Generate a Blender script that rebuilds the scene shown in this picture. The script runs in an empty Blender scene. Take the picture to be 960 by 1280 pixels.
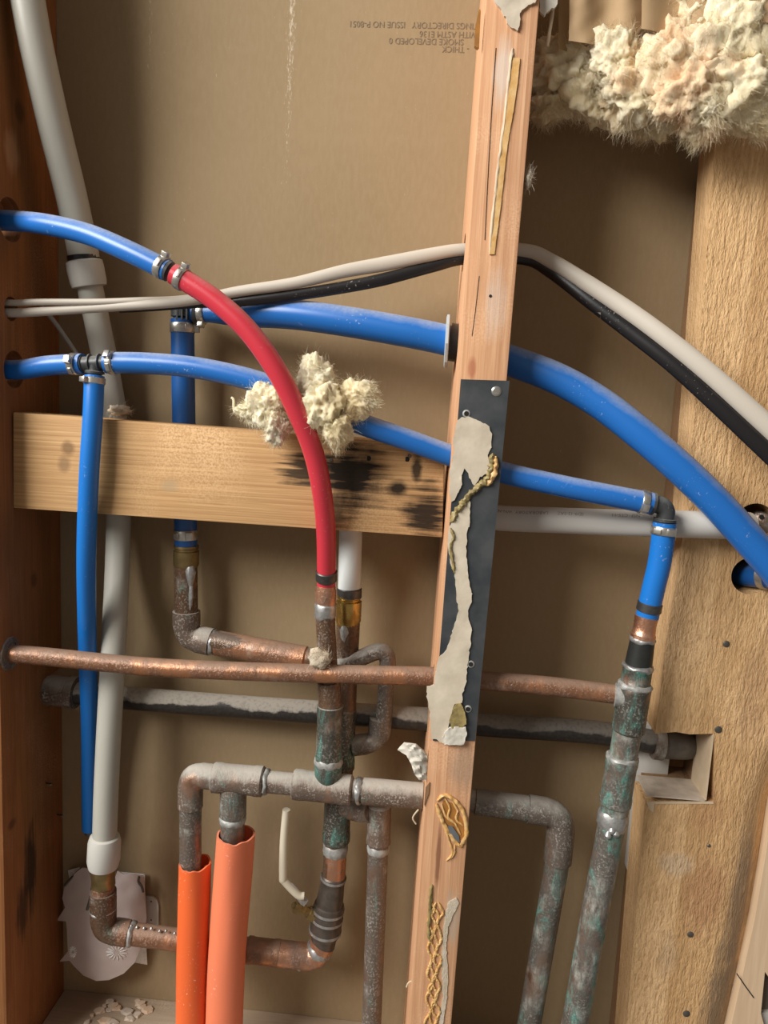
import bpy, bmesh, math, random
import numpy as np
from mathutils import Vector, Matrix, noise
random.seed(7)
C = bpy.context.scene.collection
R_ = math.radians

# ------------------------------------------------------------------ camera
F_PX = 950.0
CAM = Vector((0.0, -0.74, 0.664))
yaw, pitch, roll = R_(4.0), R_(8.0), R_(3.0)
FW = Vector((-math.sin(yaw)*math.cos(pitch), math.cos(yaw)*math.cos(pitch), -math.sin(pitch)))
RT0 = Vector((math.cos(yaw), math.sin(yaw), 0)); UP0 = RT0.cross(FW)
RT = RT0*math.cos(roll) + UP0*math.sin(roll)
UP = UP0*math.cos(roll) - RT0*math.sin(roll)
cd = bpy.data.cameras.new('camera'); cam = bpy.data.objects.new('camera', cd); C.objects.link(cam)
cam.matrix_world = Matrix(((RT.x, UP.x, -FW.x, CAM.x), (RT.y, UP.y, -FW.y, CAM.y), (RT.z, UP.z, -FW.z, CAM.z), (0, 0, 0, 1)))
cd.sensor_fit = 'VERTICAL'; cd.sensor_height = 32.0; cd.lens = 32.0*F_PX/1280.0
cd.clip_start = 0.02
sc = bpy.context.scene; sc.camera = cam

# ------------------------------------------------------------------ world, lights, exposure
w = bpy.data.worlds.new('room_ambience'); sc.world = w; w.use_nodes = True
w.node_tree.nodes['Background'].inputs[0].default_value = (1.0, 0.90, 0.79, 1)
w.node_tree.nodes['Background'].inputs[1].default_value = 0.24
def area(name, loc, target, sx, sy, power, col):
    l = bpy.data.lights.new(name, 'AREA'); l.shape = 'RECTANGLE'; l.size = sx; l.size_y = sy
    l.energy = power; l.color = col
    o = bpy.data.objects.new(name, l); C.objects.link(o); o.location = loc
    o.rotation_euler = (Vector(target) - Vector(loc)).to_track_quat('-Z', 'Y').to_euler()
    return o
area('window_daylight', (-1.95, -1.55, 2.0), (0.0, 0, 0.65), 1.8, 1.2, 148, (1.0, 0.97, 0.92))
sc.view_settings.view_transform = 'Standard'; sc.view_settings.look = 'None'
sc.view_settings.exposure = 0.0; sc.view_settings.gamma = 1.0
sc.view_settings.use_curve_mapping = False

# ------------------------------------------------------------------ pixel -> place
def ray(px, py):
    return FW + RT*((px-480)/F_PX) - UP*((py-640)/F_PX)
def P(px, py, Y):
    d = ray(px, py); return CAM + d*((Y - CAM.y)/d.y)
def PX(px, py, X):
    d = ray(px, py); return CAM + d*((X - CAM.x)/d.x)
def PZ(px, py, Z):
    d = ray(px, py); return CAM + d*((Z - CAM.z)/d.z)
def proj(v):
    q = Vector(v) - CAM; z = q.dot(FW)
    return 480 + F_PX*q.dot(RT)/z, 640 - F_PX*q.dot(UP)/z

# ------------------------------------------------------------------ objects
def thing(name, label, cat, base, group=None):
    o = bpy.data.objects.new(name, None); C.objects.link(o); o.location = base
    o.empty_display_size = 0.02
    o['label'] = label; o['category'] = cat
    if group: o['group'] = group
    return o
def tag(o, label, cat, group=None):
    o['label'] = label; o['category'] = cat
    if group: o['group'] = group
    return o
def root_loc(p):
    v = Vector(p.location)
    while p.parent: p = p.parent; v += Vector(p.location)
    return v
def link(name, me, mat, parent=None, smooth=True):
    if mat is not None:
        me.materials.clear(); me.materials.append(mat)
    for p in me.polygons: p.use_smooth = smooth
    o = bpy.data.objects.new(name, me); C.objects.link(o)
    if parent: o.parent = parent; o.location = -root_loc(parent)
    return o
def mk(name, verts, faces, mat, parent=None, smooth=True):
    me = bpy.data.meshes.new(name); me.from_pydata([tuple(v) for v in verts], [], faces); me.update()
    bm = bmesh.new(); bm.from_mesh(me); bmesh.ops.recalc_face_normals(bm, faces=bm.faces); bm.to_mesh(me); bm.free()
    o = link(name, me, mat, parent, smooth)
    return o
def from_bm(name, bm, mat, parent=None, smooth=True):
    bmesh.ops.recalc_face_normals(bm, faces=bm.faces)
    me = bpy.data.meshes.new(name); bm.to_mesh(me); bm.free()
    return link(name, me, mat, parent, smooth)
def autosmooth(o, ang=40):
    me = o.data; bm = bmesh.new(); bm.from_mesh(me)
    for e in bm.edges:
        e.smooth = not (len(e.link_faces) == 2 and e.calc_face_angle(0) > R_(ang))
    bm.to_mesh(me); bm.free()
    return o

def catmull(pts, seg=8):
    out = []
    n = len(pts)
    for i in range(n-1):
        p0 = pts[max(i-1, 0)]; p1 = pts[i]; p2 = pts[i+1]; p3 = pts[min(i+2, n-1)]
        for k in range(seg):
            t = k/seg
            out.append(0.5*((2*p1) + (p2-p0)*t + (2*p0-5*p1+4*p2-p3)*t*t + (3*p1-p0-3*p2+p3)*t**3))
    out.append(pts[-1].copy())
    return out
def fillet(pts, br, seg=9):
    out = [pts[0]]
    for i in range(1, len(pts)-1):
        a, b, c = pts[i-1], pts[i], pts[i+1]
        t = min(br, (b-a).length*0.49, (c-b).length*0.49)
        s = b + (a-b).normalized()*t; e = b + (c-b).normalized()*t
        for k in range(seg+1):
            u = k/seg; out.append(s*(1-u)**2 + b*2*u*(1-u) + e*u*u)
    out.append(pts[-1])
    res = [out[0]]
    for p in out[1:]:
        if (p-res[-1]).length > 1e-5: res.append(p)
    return res
def sweep_geo(path, rad, n=20, caps=True, shape=None):
    """verts, faces of a tube; rad is a number or a list per path point; shape(angle, i) scales the radius"""
    m = len(path)
    if not isinstance(rad, (list, tuple)): rad = [rad]*m
    T = [(path[min(i+1, m-1)] - path[max(i-1, 0)]).normalized() for i in range(m)]
    u = T[0].cross(Vector((0, 1, 0.1)));
    if u.length < 1e-3: u = T[0].cross(Vector((1, 0, 0)))
    u.normalize()
    V = []; Fc = []
    for i in range(m):
        u = (u - T[i]*u.dot(T[i])).normalized(); v = T[i].cross(u)
        for k in range(n):
            a = 2*math.pi*k/n; r = rad[i]*(shape(a, i) if shape else 1)
            V.append(path[i] + (u*math.cos(a) + v*math.sin(a))*r)
    for i in range(m-1):
        for k in range(n):
            k2 = (k+1) % n
            Fc.append((i*n+k, i*n+k2, (i+1)*n+k2, (i+1)*n+k))
    if caps:
        Fc.append(tuple(range(n-1, -1, -1))); Fc.append(tuple((m-1)*n+k for k in range(n)))
    return V, Fc
def tube(name, path, rad, mat, parent=None, n=22, shape=None, caps=True):
    V, Fc = sweep_geo(path, rad, n, caps, shape)
    o = mk(name, V, Fc, mat, parent)
    return autosmooth(o, 50)
def pexpath(pts, seg=8):
    return catmull([P(*p[:3]) for p in pts], seg)
def lathe_geo(A, B, prof, n=24):
    ax = (B-A); L = ax.length; ax = ax.normalized()
    u = ax.cross(Vector((0, 1, 0.15))).normalized(); v = ax.cross(u)
    V = []; Fc = []
    for t, r in prof:
        for k in range(n):
            a = 2*math.pi*k/n
            V.append(A + ax*(L*t) + (u*math.cos(a) + v*math.sin(a))*r)
    m = len(prof)
    for i in range(m-1):
        for k in range(n):
            k2 = (k+1) % n
            Fc.append((i*n+k, i*n+k2, (i+1)*n+k2, (i+1)*n+k))
    Fc.append(tuple(range(n-1, -1, -1))); Fc.append(tuple((m-1)*n+k for k in range(n)))
    return V, Fc
def lathe(name, A, B, prof, mat, parent=None, n=24):
    V, Fc = lathe_geo(A, B, [(t, r/1000.0) for t, r in prof], n)
    if name in ('solder_ring', 'solder_drip'):      # hand-wiped solder is never even
        ax = (B-A).normalized(); V = [v + ax*0.0022*noise.noise(v*160) + (v-A-ax*(v-A).dot(ax)).normalized()*0.0009*noise.noise(v*330+Vector((5, 1, 2))) for v in V]
    return autosmooth(mk(name, V, Fc, mat, parent), 35)
def ringprof(r, lip=0.6):
    return [(0, r-lip), (0.08, r), (0.92, r), (1, r-lip)]
def sockprof(r):
    return [(0, r-1.2), (0.03, r+0.5), (0.16, r+0.6), (0.22, r), (0.78, r), (0.84, r+0.6), (0.97, r+0.5), (1, r-1.2)]
def solderprof(r):
    return [(0, r-0.8), (0.2, r+0.6), (0.5, r+1.0), (0.8, r+0.5), (1, r-0.8)]
def box_geo(c, ux, uy, uz):
    V = [c + ux*a + uy*b + uz*d for a in (-1, 1) for b in (-1, 1) for d in (-1, 1)]
    Fc = [(0, 1, 3, 2), (4, 6, 7, 5), (0, 4, 5, 1), (2, 3, 7, 6), (0, 2, 6, 4), (1, 5, 7, 3)]
    return V, Fc
def bevel_mesh(o, wd, seg=2):
    bm = bmesh.new(); bm.from_mesh(o.data)
    bmesh.ops.bevel(bm, geom=list(bm.edges), offset=wd, segments=seg, profile=0.6, affect='EDGES')
    bm.to_mesh(o.data); bm.free()
    for p in o.data.polygons: p.use_smooth = True
    return autosmooth(o, 30)
def box(name, c, ux, uy, uz, mat, parent=None, bev=0.0):
    V, Fc = box_geo(c, ux, uy, uz)
    o = mk(name, V, Fc, mat, parent, False)
    if bev: bevel_mesh(o, bev)
    return o
def join_geo(parts):
    V = []; Fc = []
    for v, f in parts:
        b = len(V); V += v; Fc += [tuple(i+b for i in q) for q in f]
    return V, Fc
def clamp(A, B, r, parent, ear=Vector((0, -0.5, 1)), mat=None):
    """stainless cinch clamp: band and a pinched ear"""
    mat = mat or M['steel']
    b = lathe('clamp_band', A, B, [(0, r-1), (0.0, r+0.5), (0.1, r+0.9), (0.9, r+0.9), (1, r+0.5), (1, r-1)], mat, parent)
    ax = (B-A).normalized(); e = (ear - ax*ear.dot(ax)).normalized(); s = ax.cross(e)
    L = (B-A).length; c = (A+B)/2 + e*(r/1000 + 0.0022)
    box('clamp_ear', c, ax*(L*0.42), e*0.0024, s*0.0032, mat, b, 0.0006)
    box('clamp_tab', (A+B)/2 + (e*0.55+s*0.85).normalized()*(r/1000+0.0012), ax*(L*0.3), (e*0.55+s*0.85).normalized()*0.001, (s*0.55-e*0.85).normalized()*0.003, mat, b, 0.0003)
    return b
def sheet(name, outline, Yf, thick, mat, parent=None, step=10, jit=0.0, smooth=True, back=None):
    """a sheet or board face given by its outline as seen, standing at depth Yf(px,py), extruded away by thick"""
    bm = bmesh.new()
    vs = [bm.verts.new((x, y, 0)) for x, y in outline]
    bm.faces.new(vs)
    xs = [p[0] for p in outline]; ys = [p[1] for p in outline]
    for axis, lo, hi in ((0, min(xs), max(xs)), (1, min(ys), max(ys))):
        k = lo + step
        while k < hi - 0.01:
            co = (k, 0, 0) if axis == 0 else (0, k, 0); no = (1, 0, 0) if axis == 0 else (0, 1, 0)
            bmesh.ops.bisect_plane(bm, geom=list(bm.verts)+list(bm.edges)+list(bm.faces), plane_co=co, plane_no=no, dist=1e-4)
            k += step
    bmesh.ops.triangulate(bm, faces=bm.faces)
    bd = {v for e in bm.edges if e.is_boundary for v in e.verts}
    for v in bm.verts:
        x, y = v.co.x, v.co.y
        if jit and v in bd:
            x += jit*noise.noise(Vector((x*0.35, y*0.35, 3.1))); y += jit*noise.noise(Vector((x*0.35, y*0.35, 9.7)))
        v.co = P(x, y, Yf(x, y))
    top = list(bm.faces)
    ret = bmesh.ops.extrude_face_region(bm, geom=top)
    nv = [g for g in ret['geom'] if isinstance(g, bmesh.types.BMVert)]
    for v in nv: v.co.y = back if back is not None else v.co.y + thick
    o = from_bm(name, bm, mat, parent, smooth)
    return autosmooth(o, 45)
def cut(o, cutters):
    for c in cutters:
        m = o.modifiers.new('cut', 'BOOLEAN'); m.object = c; m.operation = 'DIFFERENCE'; m.solver = 'EXACT'
    dg = bpy.context.evaluated_depsgraph_get(); dg.update()
    me = bpy.data.meshes.new_from_object(o.evaluated_get(dg))
    o.modifiers.clear(); old = o.data; o.data = me; bpy.data.meshes.remove(old)
    for c in cutters: bpy.data.objects.remove(c, do_unlink=True)
    for p in o.data.polygons: p.use_smooth = True
    return autosmooth(o, 35)
def cyl_cutter(A, B, r):
    V, Fc = lathe_geo(A, B, [(0, r), (1, r)], 36); return mk('cutter', V, Fc, None)
def box_cutter(x0, x1, y0, y1, z0, z1):
    V, Fc = box_geo(Vector(((x0+x1)/2, (y0+y1)/2, (z0+z1)/2)), Vector(((x1-x0)/2, 0, 0)), Vector((0, (y1-y0)/2, 0)), Vector((0, 0, (z1-z0)/2)))
    return mk('cutter', V, Fc, None)

# ------------------------------------------------------------------ materials
M = {}
class NT:
    def __init__(s, name):
        s.m = bpy.data.materials.new(name); s.m.use_nodes = True; s.t = s.m.node_tree
        s.b = s.t.nodes['Principled BSDF']; M[name] = s.m
    def n(s, typ, **kw):
        o = s.t.nodes.new(typ)
        for k, v in kw.items(): setattr(o, k, v)
        return o
    def l(s, a, b): s.t.links.new(a, b)
    def setv(s, sock, v):
        if hasattr(v, 'is_linked') or hasattr(v, 'links'): s.l(v, sock)
        elif isinstance(v, (tuple, list)) and len(v) == 3 and sock.type == 'RGBA': sock.default_value = (*v, 1)
        else: sock.default_value = v
    def coord(s, scale=(1, 1, 1)):
        tc = s.n('ShaderNodeTexCoord'); mp = s.n('ShaderNodeMapping'); mp.inputs['Scale'].default_value = scale
        s.l(tc.outputs['Object'], mp.inputs['Vector']); return mp.outputs[0]
    def noise(s, vec, scale=1, detail=4, rough=0.55, dist=0.0):
        o = s.n('ShaderNodeTexNoise'); o.inputs['Scale'].default_value = scale; o.inputs['Detail'].default_value = detail
        o.inputs['Roughness'].default_value = rough; o.inputs['Distortion'].default_value = dist
        s.l(vec, o.inputs['Vector']); return o.outputs['Fac']
    def rng(s, v, a, b, c=0.0, d=1.0):
        o = s.n('ShaderNodeMapRange'); o.inputs[1].default_value = a; o.inputs[2].default_value = b
        o.inputs[3].default_value = c; o.inputs[4].default_value = d; s.l(v, o.inputs[0]); return o.outputs[0]
    def mth(s, op, a, b=None):
        o = s.n('ShaderNodeMath', operation=op); s.setv(o.inputs[0], a)
        if b is not None: s.setv(o.inputs[1], b)
        return o.outputs[0]
    def mix(s, f, a, b, mode='MIX'):
        o = s.n('ShaderNodeMix', data_type='RGBA', blend_type=mode)
        s.setv(o.inputs[0], f); s.setv(o.inputs[6], a); s.setv(o.inputs[7], b); return o.outputs[2]
    def up(s):
        g = s.n('ShaderNodeNewGeometry'); x = s.n('ShaderNodeSeparateXYZ'); s.l(g.outputs['Normal'], x.inputs[0]); return x.outputs[2]
    def bump(s, h, strength=0.3, dist=0.001):
        o = s.n('ShaderNodeBump'); o.inputs['Strength'].default_value = strength; o.inputs['Distance'].default_value = dist
        s.l(h, o.inputs['Height']); s.l(o.outputs[0], s.b.inputs['Normal'])
    def out(s, col=None, rough=None, metal=None, spec=None):
        if col is not None: s.setv(s.b.inputs['Base Color'], col)
        if rough is not None: s.setv(s.b.inputs['Roughness'], rough)
        if metal is not None: s.setv(s.b.inputs['Metallic'], metal)
        if spec is not None: s.setv(s.b.inputs['Specular IOR Level'], spec)
        return s.m
def wood(name, light, mid, dark, axis='Z', ring=55, saw=0.0, stains=(), seed=0.0, along=3.0, across=48.0, rough=0.75, grainmix=0.55, bumpd=0.0008, plane='XZ'):
    t = NT(name)
    ax = lambda a, c: (c, c, a) if axis == 'Z' else (a, c, c)
    g = t.noise(t.coord(ax(along, across)), 1.0, 6, 0.62, 0.3)
    fine = t.noise(t.coord(ax(along*4, across*5)), 1.0, 4, 0.6, 0.2)
    big = t.noise(t.coord(ax(2.2, 16)), 1.0, 4, 0.55, 0.4)
    # growth rings: a slowly wandering phase across the board
    wv = t.n('ShaderNodeTexWave', wave_type='BANDS', bands_direction='X' if axis == 'Z' else 'Z', wave_profile='SAW')
    wv.inputs['Scale'].default_value = 1.0; wv.inputs['Distortion'].default_value = 9.0
    wv.inputs['Detail'].default_value = 3.5; wv.inputs['Detail Scale'].default_value = 0.18; wv.inputs['Phase Offset'].default_value = seed
    t.l(t.coord(ax(ring/400, ring/10)), wv.inputs['Vector'])
    f = t.mth('ADD', t.mth('MULTIPLY', g, grainmix), t.mth('MULTIPLY', wv.outputs['Fac'], 1-grainmix))
    c = t.mix(t.rng(f, 0.22, 0.72), dark, light)
    c = t.mix(t.rng(big, 0.38, 0.62, 0.0, 0.65), c, mid)
    c = t.mix(t.rng(fine, 0.42, 0.62, 0.4, 0.0), c, dark)
    dn = t.noise(t.coord((9, 9, 9)), 1, 5); dn2 = t.noise(t.coord((600, 600, 600)), 1, 2)
    c = t.mix(t.mth('MULTIPLY', t.rng(dn, 0.5, 0.72, 0, 0.6), t.rng(dn2, 0.4, 0.6)), c, tuple(min(1, x*1.15+0.06) for x in light))
    tc = t.n('ShaderNodeTexCoord')
    nz = t.noise(t.coord((60, 60, 60)), 1, 4)
    nzs = t.noise(t.coord((14, 60, 260) if axis == 'X' else (260, 260, 14)), 1, 3)
    for cx, cz, rx, rz, col, amt, str_ in stains:
        sb = t.n('ShaderNodeVectorMath', operation='SUBTRACT'); t.l(tc.outputs['Object'], sb.inputs[0])
        sb.inputs[1].default_value = (cx, 0, cz) if plane == 'XZ' else (0, cx, cz)
        ml = t.n('ShaderNodeVectorMath', operation='MULTIPLY'); t.l(sb.outputs[0], ml.inputs[0])
        ml.inputs[1].default_value = (1/rx, 0, 1/rz) if plane == 'XZ' else (0, 1/rx, 1/rz)
        ln = t.n('ShaderNodeVectorMath', operation='LENGTH'); t.l(ml.outputs[0], ln.inputs[0])
        d = t.mth('ADD', ln.outputs['Value'], t.mth('MULTIPLY', t.mth('SUBTRACT', nz, 0.5), 0.7))
        d = t.mth('ADD', d, t.mth('MULTIPLY', t.mth('SUBTRACT', nzs, 0.5), str_))
        c = t.mix(t.rng(d, 1.1, 0.5, 0.0, amt), c, col)
    h = t.mth('ADD', f, t.mth('MULTIPLY', fine, 0.5))
    if saw:
        sw = t.noise(t.coord((520, 520, 150)), 1, 3, 0.6, 0.3); sw2 = t.noise(t.coord((260, 260, 60)), 1, 3, 0.6, 0.3)
        h = t.mth('ADD', t.mth('MULTIPLY', f, 0.4), t.mth('MULTIPLY', t.rng(sw, 0.3, 0.6), saw))
        h = t.mth('ADD', h, t.mth('MULTIPLY', t.rng(sw2, 0.38, 0.55), saw*0.6))
        c = t.mix(t.rng(sw, 0.30, 0.46, 0.65, 0.0), c, dark)
        c = t.mix(t.rng(sw2, 0.58, 0.70, 0.0, 0.35), c, tuple(min(1, x*1.12) for x in light))
    t.bump(h, 0.5, bumpd)
    return t.out(c, rough, 0.0, 0.25)
def plastic(name, base, dust=0.5, dustcol=(0.62, 0.6, 0.56), rough=0.36, specks=0.5, sss=0.0, spec=0.5):
    t = NT(name)
    n1 = t.noise(t.coord((45, 45, 45)), 1, 5); n2 = t.noise(t.coord((420, 420, 420)), 1, 3)
    n3 = t.noise(t.coord((22, 22, 22)), 1, 3)
    up = t.up()
    d = t.mth('MULTIPLY', t.rng(t.mth('ADD', up, t.mth('MULTIPLY', t.mth('SUBTRACT', n1, 0.5), 0.5)), 0.35, 0.98), dust)
    d = t.mth('MULTIPLY', d, t.rng(n2, 0.3, 0.6, 0.65, 1.0))
    sp = t.mth('MULTIPLY', t.mth('MULTIPLY', t.rng(n2, 0.64, 0.70), t.rng(n3, 0.5, 0.62)), specks)
    d = t.mth('MAXIMUM', d, sp)
    c = t.mix(d, t.mix(t.rng(n3, 0.3, 0.7, 0, 0.15), base, tuple(x*0.7 for x in base)), dustcol)
    r = t.mth('ADD', t.mth('MULTIPLY', d, 0.5), rough)
    if sss:
        t.b.inputs['Subsurface Weight'].default_value = sss; t.b.inputs['Subsurface Scale'].default_value = 0.004
        t.b.inputs['Subsurface Radius'].default_value = (1, 1, 1)
    return t.out(c, r, 0.0, spec)
def copper(name, tarn=0.5, green=0.0, dust=0.3, flux=0.2, base=(0.60, 0.30, 0.18), tcol=(0.15, 0.085, 0.055), greencol=(0.10, 0.36, 0.28), rough=0.36, dustcol=(0.47, 0.45, 0.41)):
    t = NT(name)
    n1 = t.noise(t.coord((38, 38, 22)), 1, 6, 0.65); n2 = t.noise(t.coord((150, 150, 90)), 1, 5, 0.65)
    n3 = t.noise(t.coord((75, 75, 26)), 1, 6, 0.72, 0.5); n4 = t.noise(t.coord((500, 500, 500)), 1, 3)
    n5 = t.noise(t.coord((28, 33, 40)), 1, 4, 0.6)
    c = t.mix(t.rng(n1, 0.62-tarn*0.5, 0.78-tarn*0.5), base, tcol)
    met = t.rng(n1, 0.62-tarn*0.5, 0.78-tarn*0.5, 0.9, 0.35)
    gm = t.mth('MULTIPLY', t.rng(n3, 0.64-green*0.24, 0.76-green*0.24), t.rng(n2, 0.36, 0.6, 0.1, 1.0)) if green > 0 else None
    if gm is not None:
        c = t.mix(gm, c, t.mix(t.rng(n2, 0.35, 0.65), greencol, (greencol[0]*0.35, greencol[1]*0.35, greencol[2]*0.38)))
    n6 = t.noise(t.coord((120, 120, 45)), 1, 5, 0.7)
    fm = t.mth('MULTIPLY', t.rng(n5, 0.62-flux*0.2, 0.78-flux*0.2), t.rng(n6, 0.42, 0.66, 0.0, 0.75))
    c = t.mix(fm, c, (0.44, 0.44, 0.40))
    up = t.up()
    d = t.mth('MULTIPLY', t.rng(t.mth('ADD', up, t.mth('MULTIPLY', t.mth('SUBTRACT', n2, 0.5), 0.9)), 0.25, 0.85), dust)
    d = t.mth('MAXIMUM', d, t.mth('MULTIPLY', t.mth('MULTIPLY', t.rng(n4, 0.52, 0.62), t.rng(n1, 0.4, 0.6)), min(0.7, dust*0.9+0.1)))
    c = t.mix(d, c, dustcol)
    non = t.mth('MAXIMUM', d, fm)
    if gm is not None: non = t.mth('MAXIMUM', non, gm)
    met = t.mth('MULTIPLY', met, t.mth('SUBTRACT', 1.0, non))
    r = t.mth('ADD', t.mth('MULTIPLY', non, 0.45), t.rng(n2, 0.3, 0.7, rough-0.06, rough+0.14))
    t.bump(t.mth('ADD', t.mth('ADD', n2, t.mth('MULTIPLY', n4, 0.5)), t.mth('MULTIPLY', non, 0.8)), 0.5, 0.0009)
    return t.out(c, r, met)
def simple(name, col, rough=0.5, metal=0.0, var=0.25, nscale=60, bump=0.0, col2=None, spec=0.5):
    t = NT(name)
    n1 = t.noise(t.coord((nscale,)*3), 1, 5)
    c = t.mix(t.rng(n1, 0.35, 0.68, 0, 1), col, col2 if col2 else tuple(x*(1-var) for x in col))
    if bump: t.bump(n1, 0.5, bump)
    return t.out(c, t.rng(n1, 0.3, 0.7, rough-0.05, rough+0.08), metal, spec)

plastic('blue_pex', (0.012, 0.135, 0.47), 0.62, (0.50, 0.53, 0.58), 0.33)
plastic('blue_pex_clean', (0.010, 0.085, 0.30), 0.2, (0.45, 0.5, 0.56), 0.34, 0.2)
plastic('blue_pex_bright', (0.008, 0.16, 0.55), 0.25, (0.45, 0.5, 0.58), 0.33, 0.3)
plastic('red_pex', (0.56, 0.035, 0.055), 0.42, (0.68, 0.42, 0.40), 0.3, 0.3)
plastic('grey_pex', (0.44, 0.43, 0.38), 0.2, (0.5, 0.48, 0.43), 0.38, 0.15, 0.25)
plastic('white_pex', (0.66, 0.70, 0.69), 0.1, (0.6, 0.6, 0.58), 0.3, 0.1, 0.25)
plastic('white_cpvc', (0.60, 0.58, 0.54), 0.35, (0.62, 0.57, 0.5), 0.45, 0.3)
plastic('white_ring', (0.53, 0.52, 0.48), 0.3, (0.6, 0.57, 0.5), 0.45, 0.1, 0.1)
plastic('orange_foam', (0.78, 0.13, 0.028), 0.15, (0.8, 0.5, 0.38), 0.5, 0.9)
plastic('salmon_foam', (0.80, 0.21, 0.10), 0.15, (0.82, 0.55, 0.43), 0.5, 0.7)
plastic('black_fitting', (0.045, 0.05, 0.052), 0.45, (0.35, 0.34, 0.3), 0.4, 0.4)
plastic('cable_white', (0.52, 0.47, 0.40), 0.45, (0.60, 0.52, 0.43), 0.5, 0.6)
plastic('cable_black', (0.010, 0.009, 0.010), 0.16, (0.3, 0.26, 0.22), 0.3, 0.7)
plastic('cable_grey', (0.3, 0.29, 0.27), 0.2, (0.4, 0.38, 0.34), 0.5, 0.2)
plastic('cream_handle', (0.66, 0.60, 0.47), 0.3, (0.66, 0.6, 0.5), 0.4, 0.3)
plastic('flange_grey', (0.42, 0.47, 0.5), 0.3, (0.6, 0.6, 0.58), 0.5, 0.4)
copper('copper_pipe', 0.55, 0.0, 0.5, 0.12, (0.56, 0.26, 0.13), (0.21, 0.10, 0.055), dustcol=(0.34, 0.25, 0.19), rough=0.3)
copper('copper_bright', 0.30, 0.0, 0.1, 0.25, (0.62, 0.32, 0.2), (0.22, 0.12, 0.08), rough=0.28)
copper('copper_brown', 0.72, 0.12, 0.22, 0.2, (0.48, 0.23, 0.12), (0.12, 0.068, 0.04), rough=0.26)
copper('copper_dusty', 0.7, 0.2, 0.9, 0.45, (0.42, 0.24, 0.16), (0.16, 0.115, 0.09), dustcol=(0.43, 0.40, 0.35))
copper('copper_green', 0.72, 0.62, 0.4, 0.4, (0.36, 0.2, 0.13), (0.075, 0.07, 0.058), greencol=(0.09, 0.31, 0.25), rough=0.28)
copper('copper_verdigris', 0.6, 0.6, 0.3, 0.75, (0.36, 0.25, 0.19), (0.13, 0.115, 0.10), greencol=(0.12, 0.42, 0.34), rough=0.3)
copper('copper_grey', 0.65, 0.36, 0.45, 0.5, (0.33, 0.21, 0.15), (0.14, 0.112, 0.092), greencol=(0.14, 0.30, 0.26), rough=0.3)
simple('solder', (0.52, 0.52, 0.51), 0.42, 0.75, 0.45, 220, 0.0006)
simple('solder_dull', (0.42, 0.42, 0.40), 0.55, 0.3, 0.45, 220, 0.0008)
simple('steel', (0.60, 0.58, 0.53), 0.3, 0.85, 0.35, 180)
simple('steel_dark', (0.13, 0.125, 0.12), 0.42, 0.8, 0.4, 160)
simple('brass', (0.62, 0.42, 0.13), 0.27, 0.95, 0.35, 90)
simple('brass_dull', (0.34, 0.25, 0.11), 0.38, 0.85, 0.4, 90)
simple('valve_bronze', (0.16, 0.135, 0.115), 0.4, 0.7, 0.35, 120)
simple('plate_black', (0.045, 0.052, 0.06), 0.45, 0.4, 0.4, 35, 0.0, (0.085, 0.09, 0.095))
simple('mud', (0.50, 0.43, 0.33), 0.9, 0, 0.25, 55, 0.0012, (0.60, 0.53, 0.42))
simple('mud_white', (0.62, 0.58, 0.50), 0.9, 0, 0.2, 90, 0.0012)
simple('glue', (0.58, 0.32, 0.10), 0.42, 0, 0.4, 130, 0.0012, (0.68, 0.45, 0.2))
simple('glue_brown', (0.40, 0.17, 0.035), 0.35, 0, 0.3, 110, 0.0006)
simple('glue_olive', (0.34, 0.26, 0.10), 0.5, 0, 0.5, 160, 0.0012)
simple('kraft', (0.42, 0.285, 0.155), 0.75, 0, 0.25, 30, 0.0, (0.36, 0.235, 0.12))
simple('paper_edge', (0.62, 0.5, 0.36), 0.85, 0, 0.2, 80)
simple('hole_dark', (0.012, 0.010, 0.008), 0.9, 0, 0.2, 60)
simple('nail_grey', (0.16, 0.15, 0.13), 0.45, 0.7, 0.3, 200)
simple('ink', (0.21, 0.155, 0.10), 0.9, 0, 0.2, 400)
simple('pipe_ink', (0.32, 0.27, 0.24), 0.9, 0, 0.2, 400)
simple('scrap_plastic', (0.58, 0.50, 0.48), 0.35, 0, 0.12, 30)
simple('foil_white', (0.85, 0.85, 0.84), 0.25, 0.2, 0.1, 60)
simple('scratch_white', (0.85, 0.84, 0.82), 0.6, 0, 0.1, 60)
simple('chip', (0.55, 0.38, 0.25), 0.85, 0, 0.3, 70, 0.0005, (0.62, 0.5, 0.38))
simple('chip_pale', (0.62, 0.52, 0.42), 0.9, 0, 0.3, 70, 0.0005)
simple('char', (0.012, 0.010, 0.009), 0.85, 0, 0.3, 90, 0.0008)
simple('cut_wood', (0.66, 0.52, 0.36), 0.8, 0, 0.2, 90, 0.0004, (0.6, 0.46, 0.3))
simple('trim_white', (0.55, 0.53, 0.49), 0.6, 0, 0.15, 50)
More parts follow.
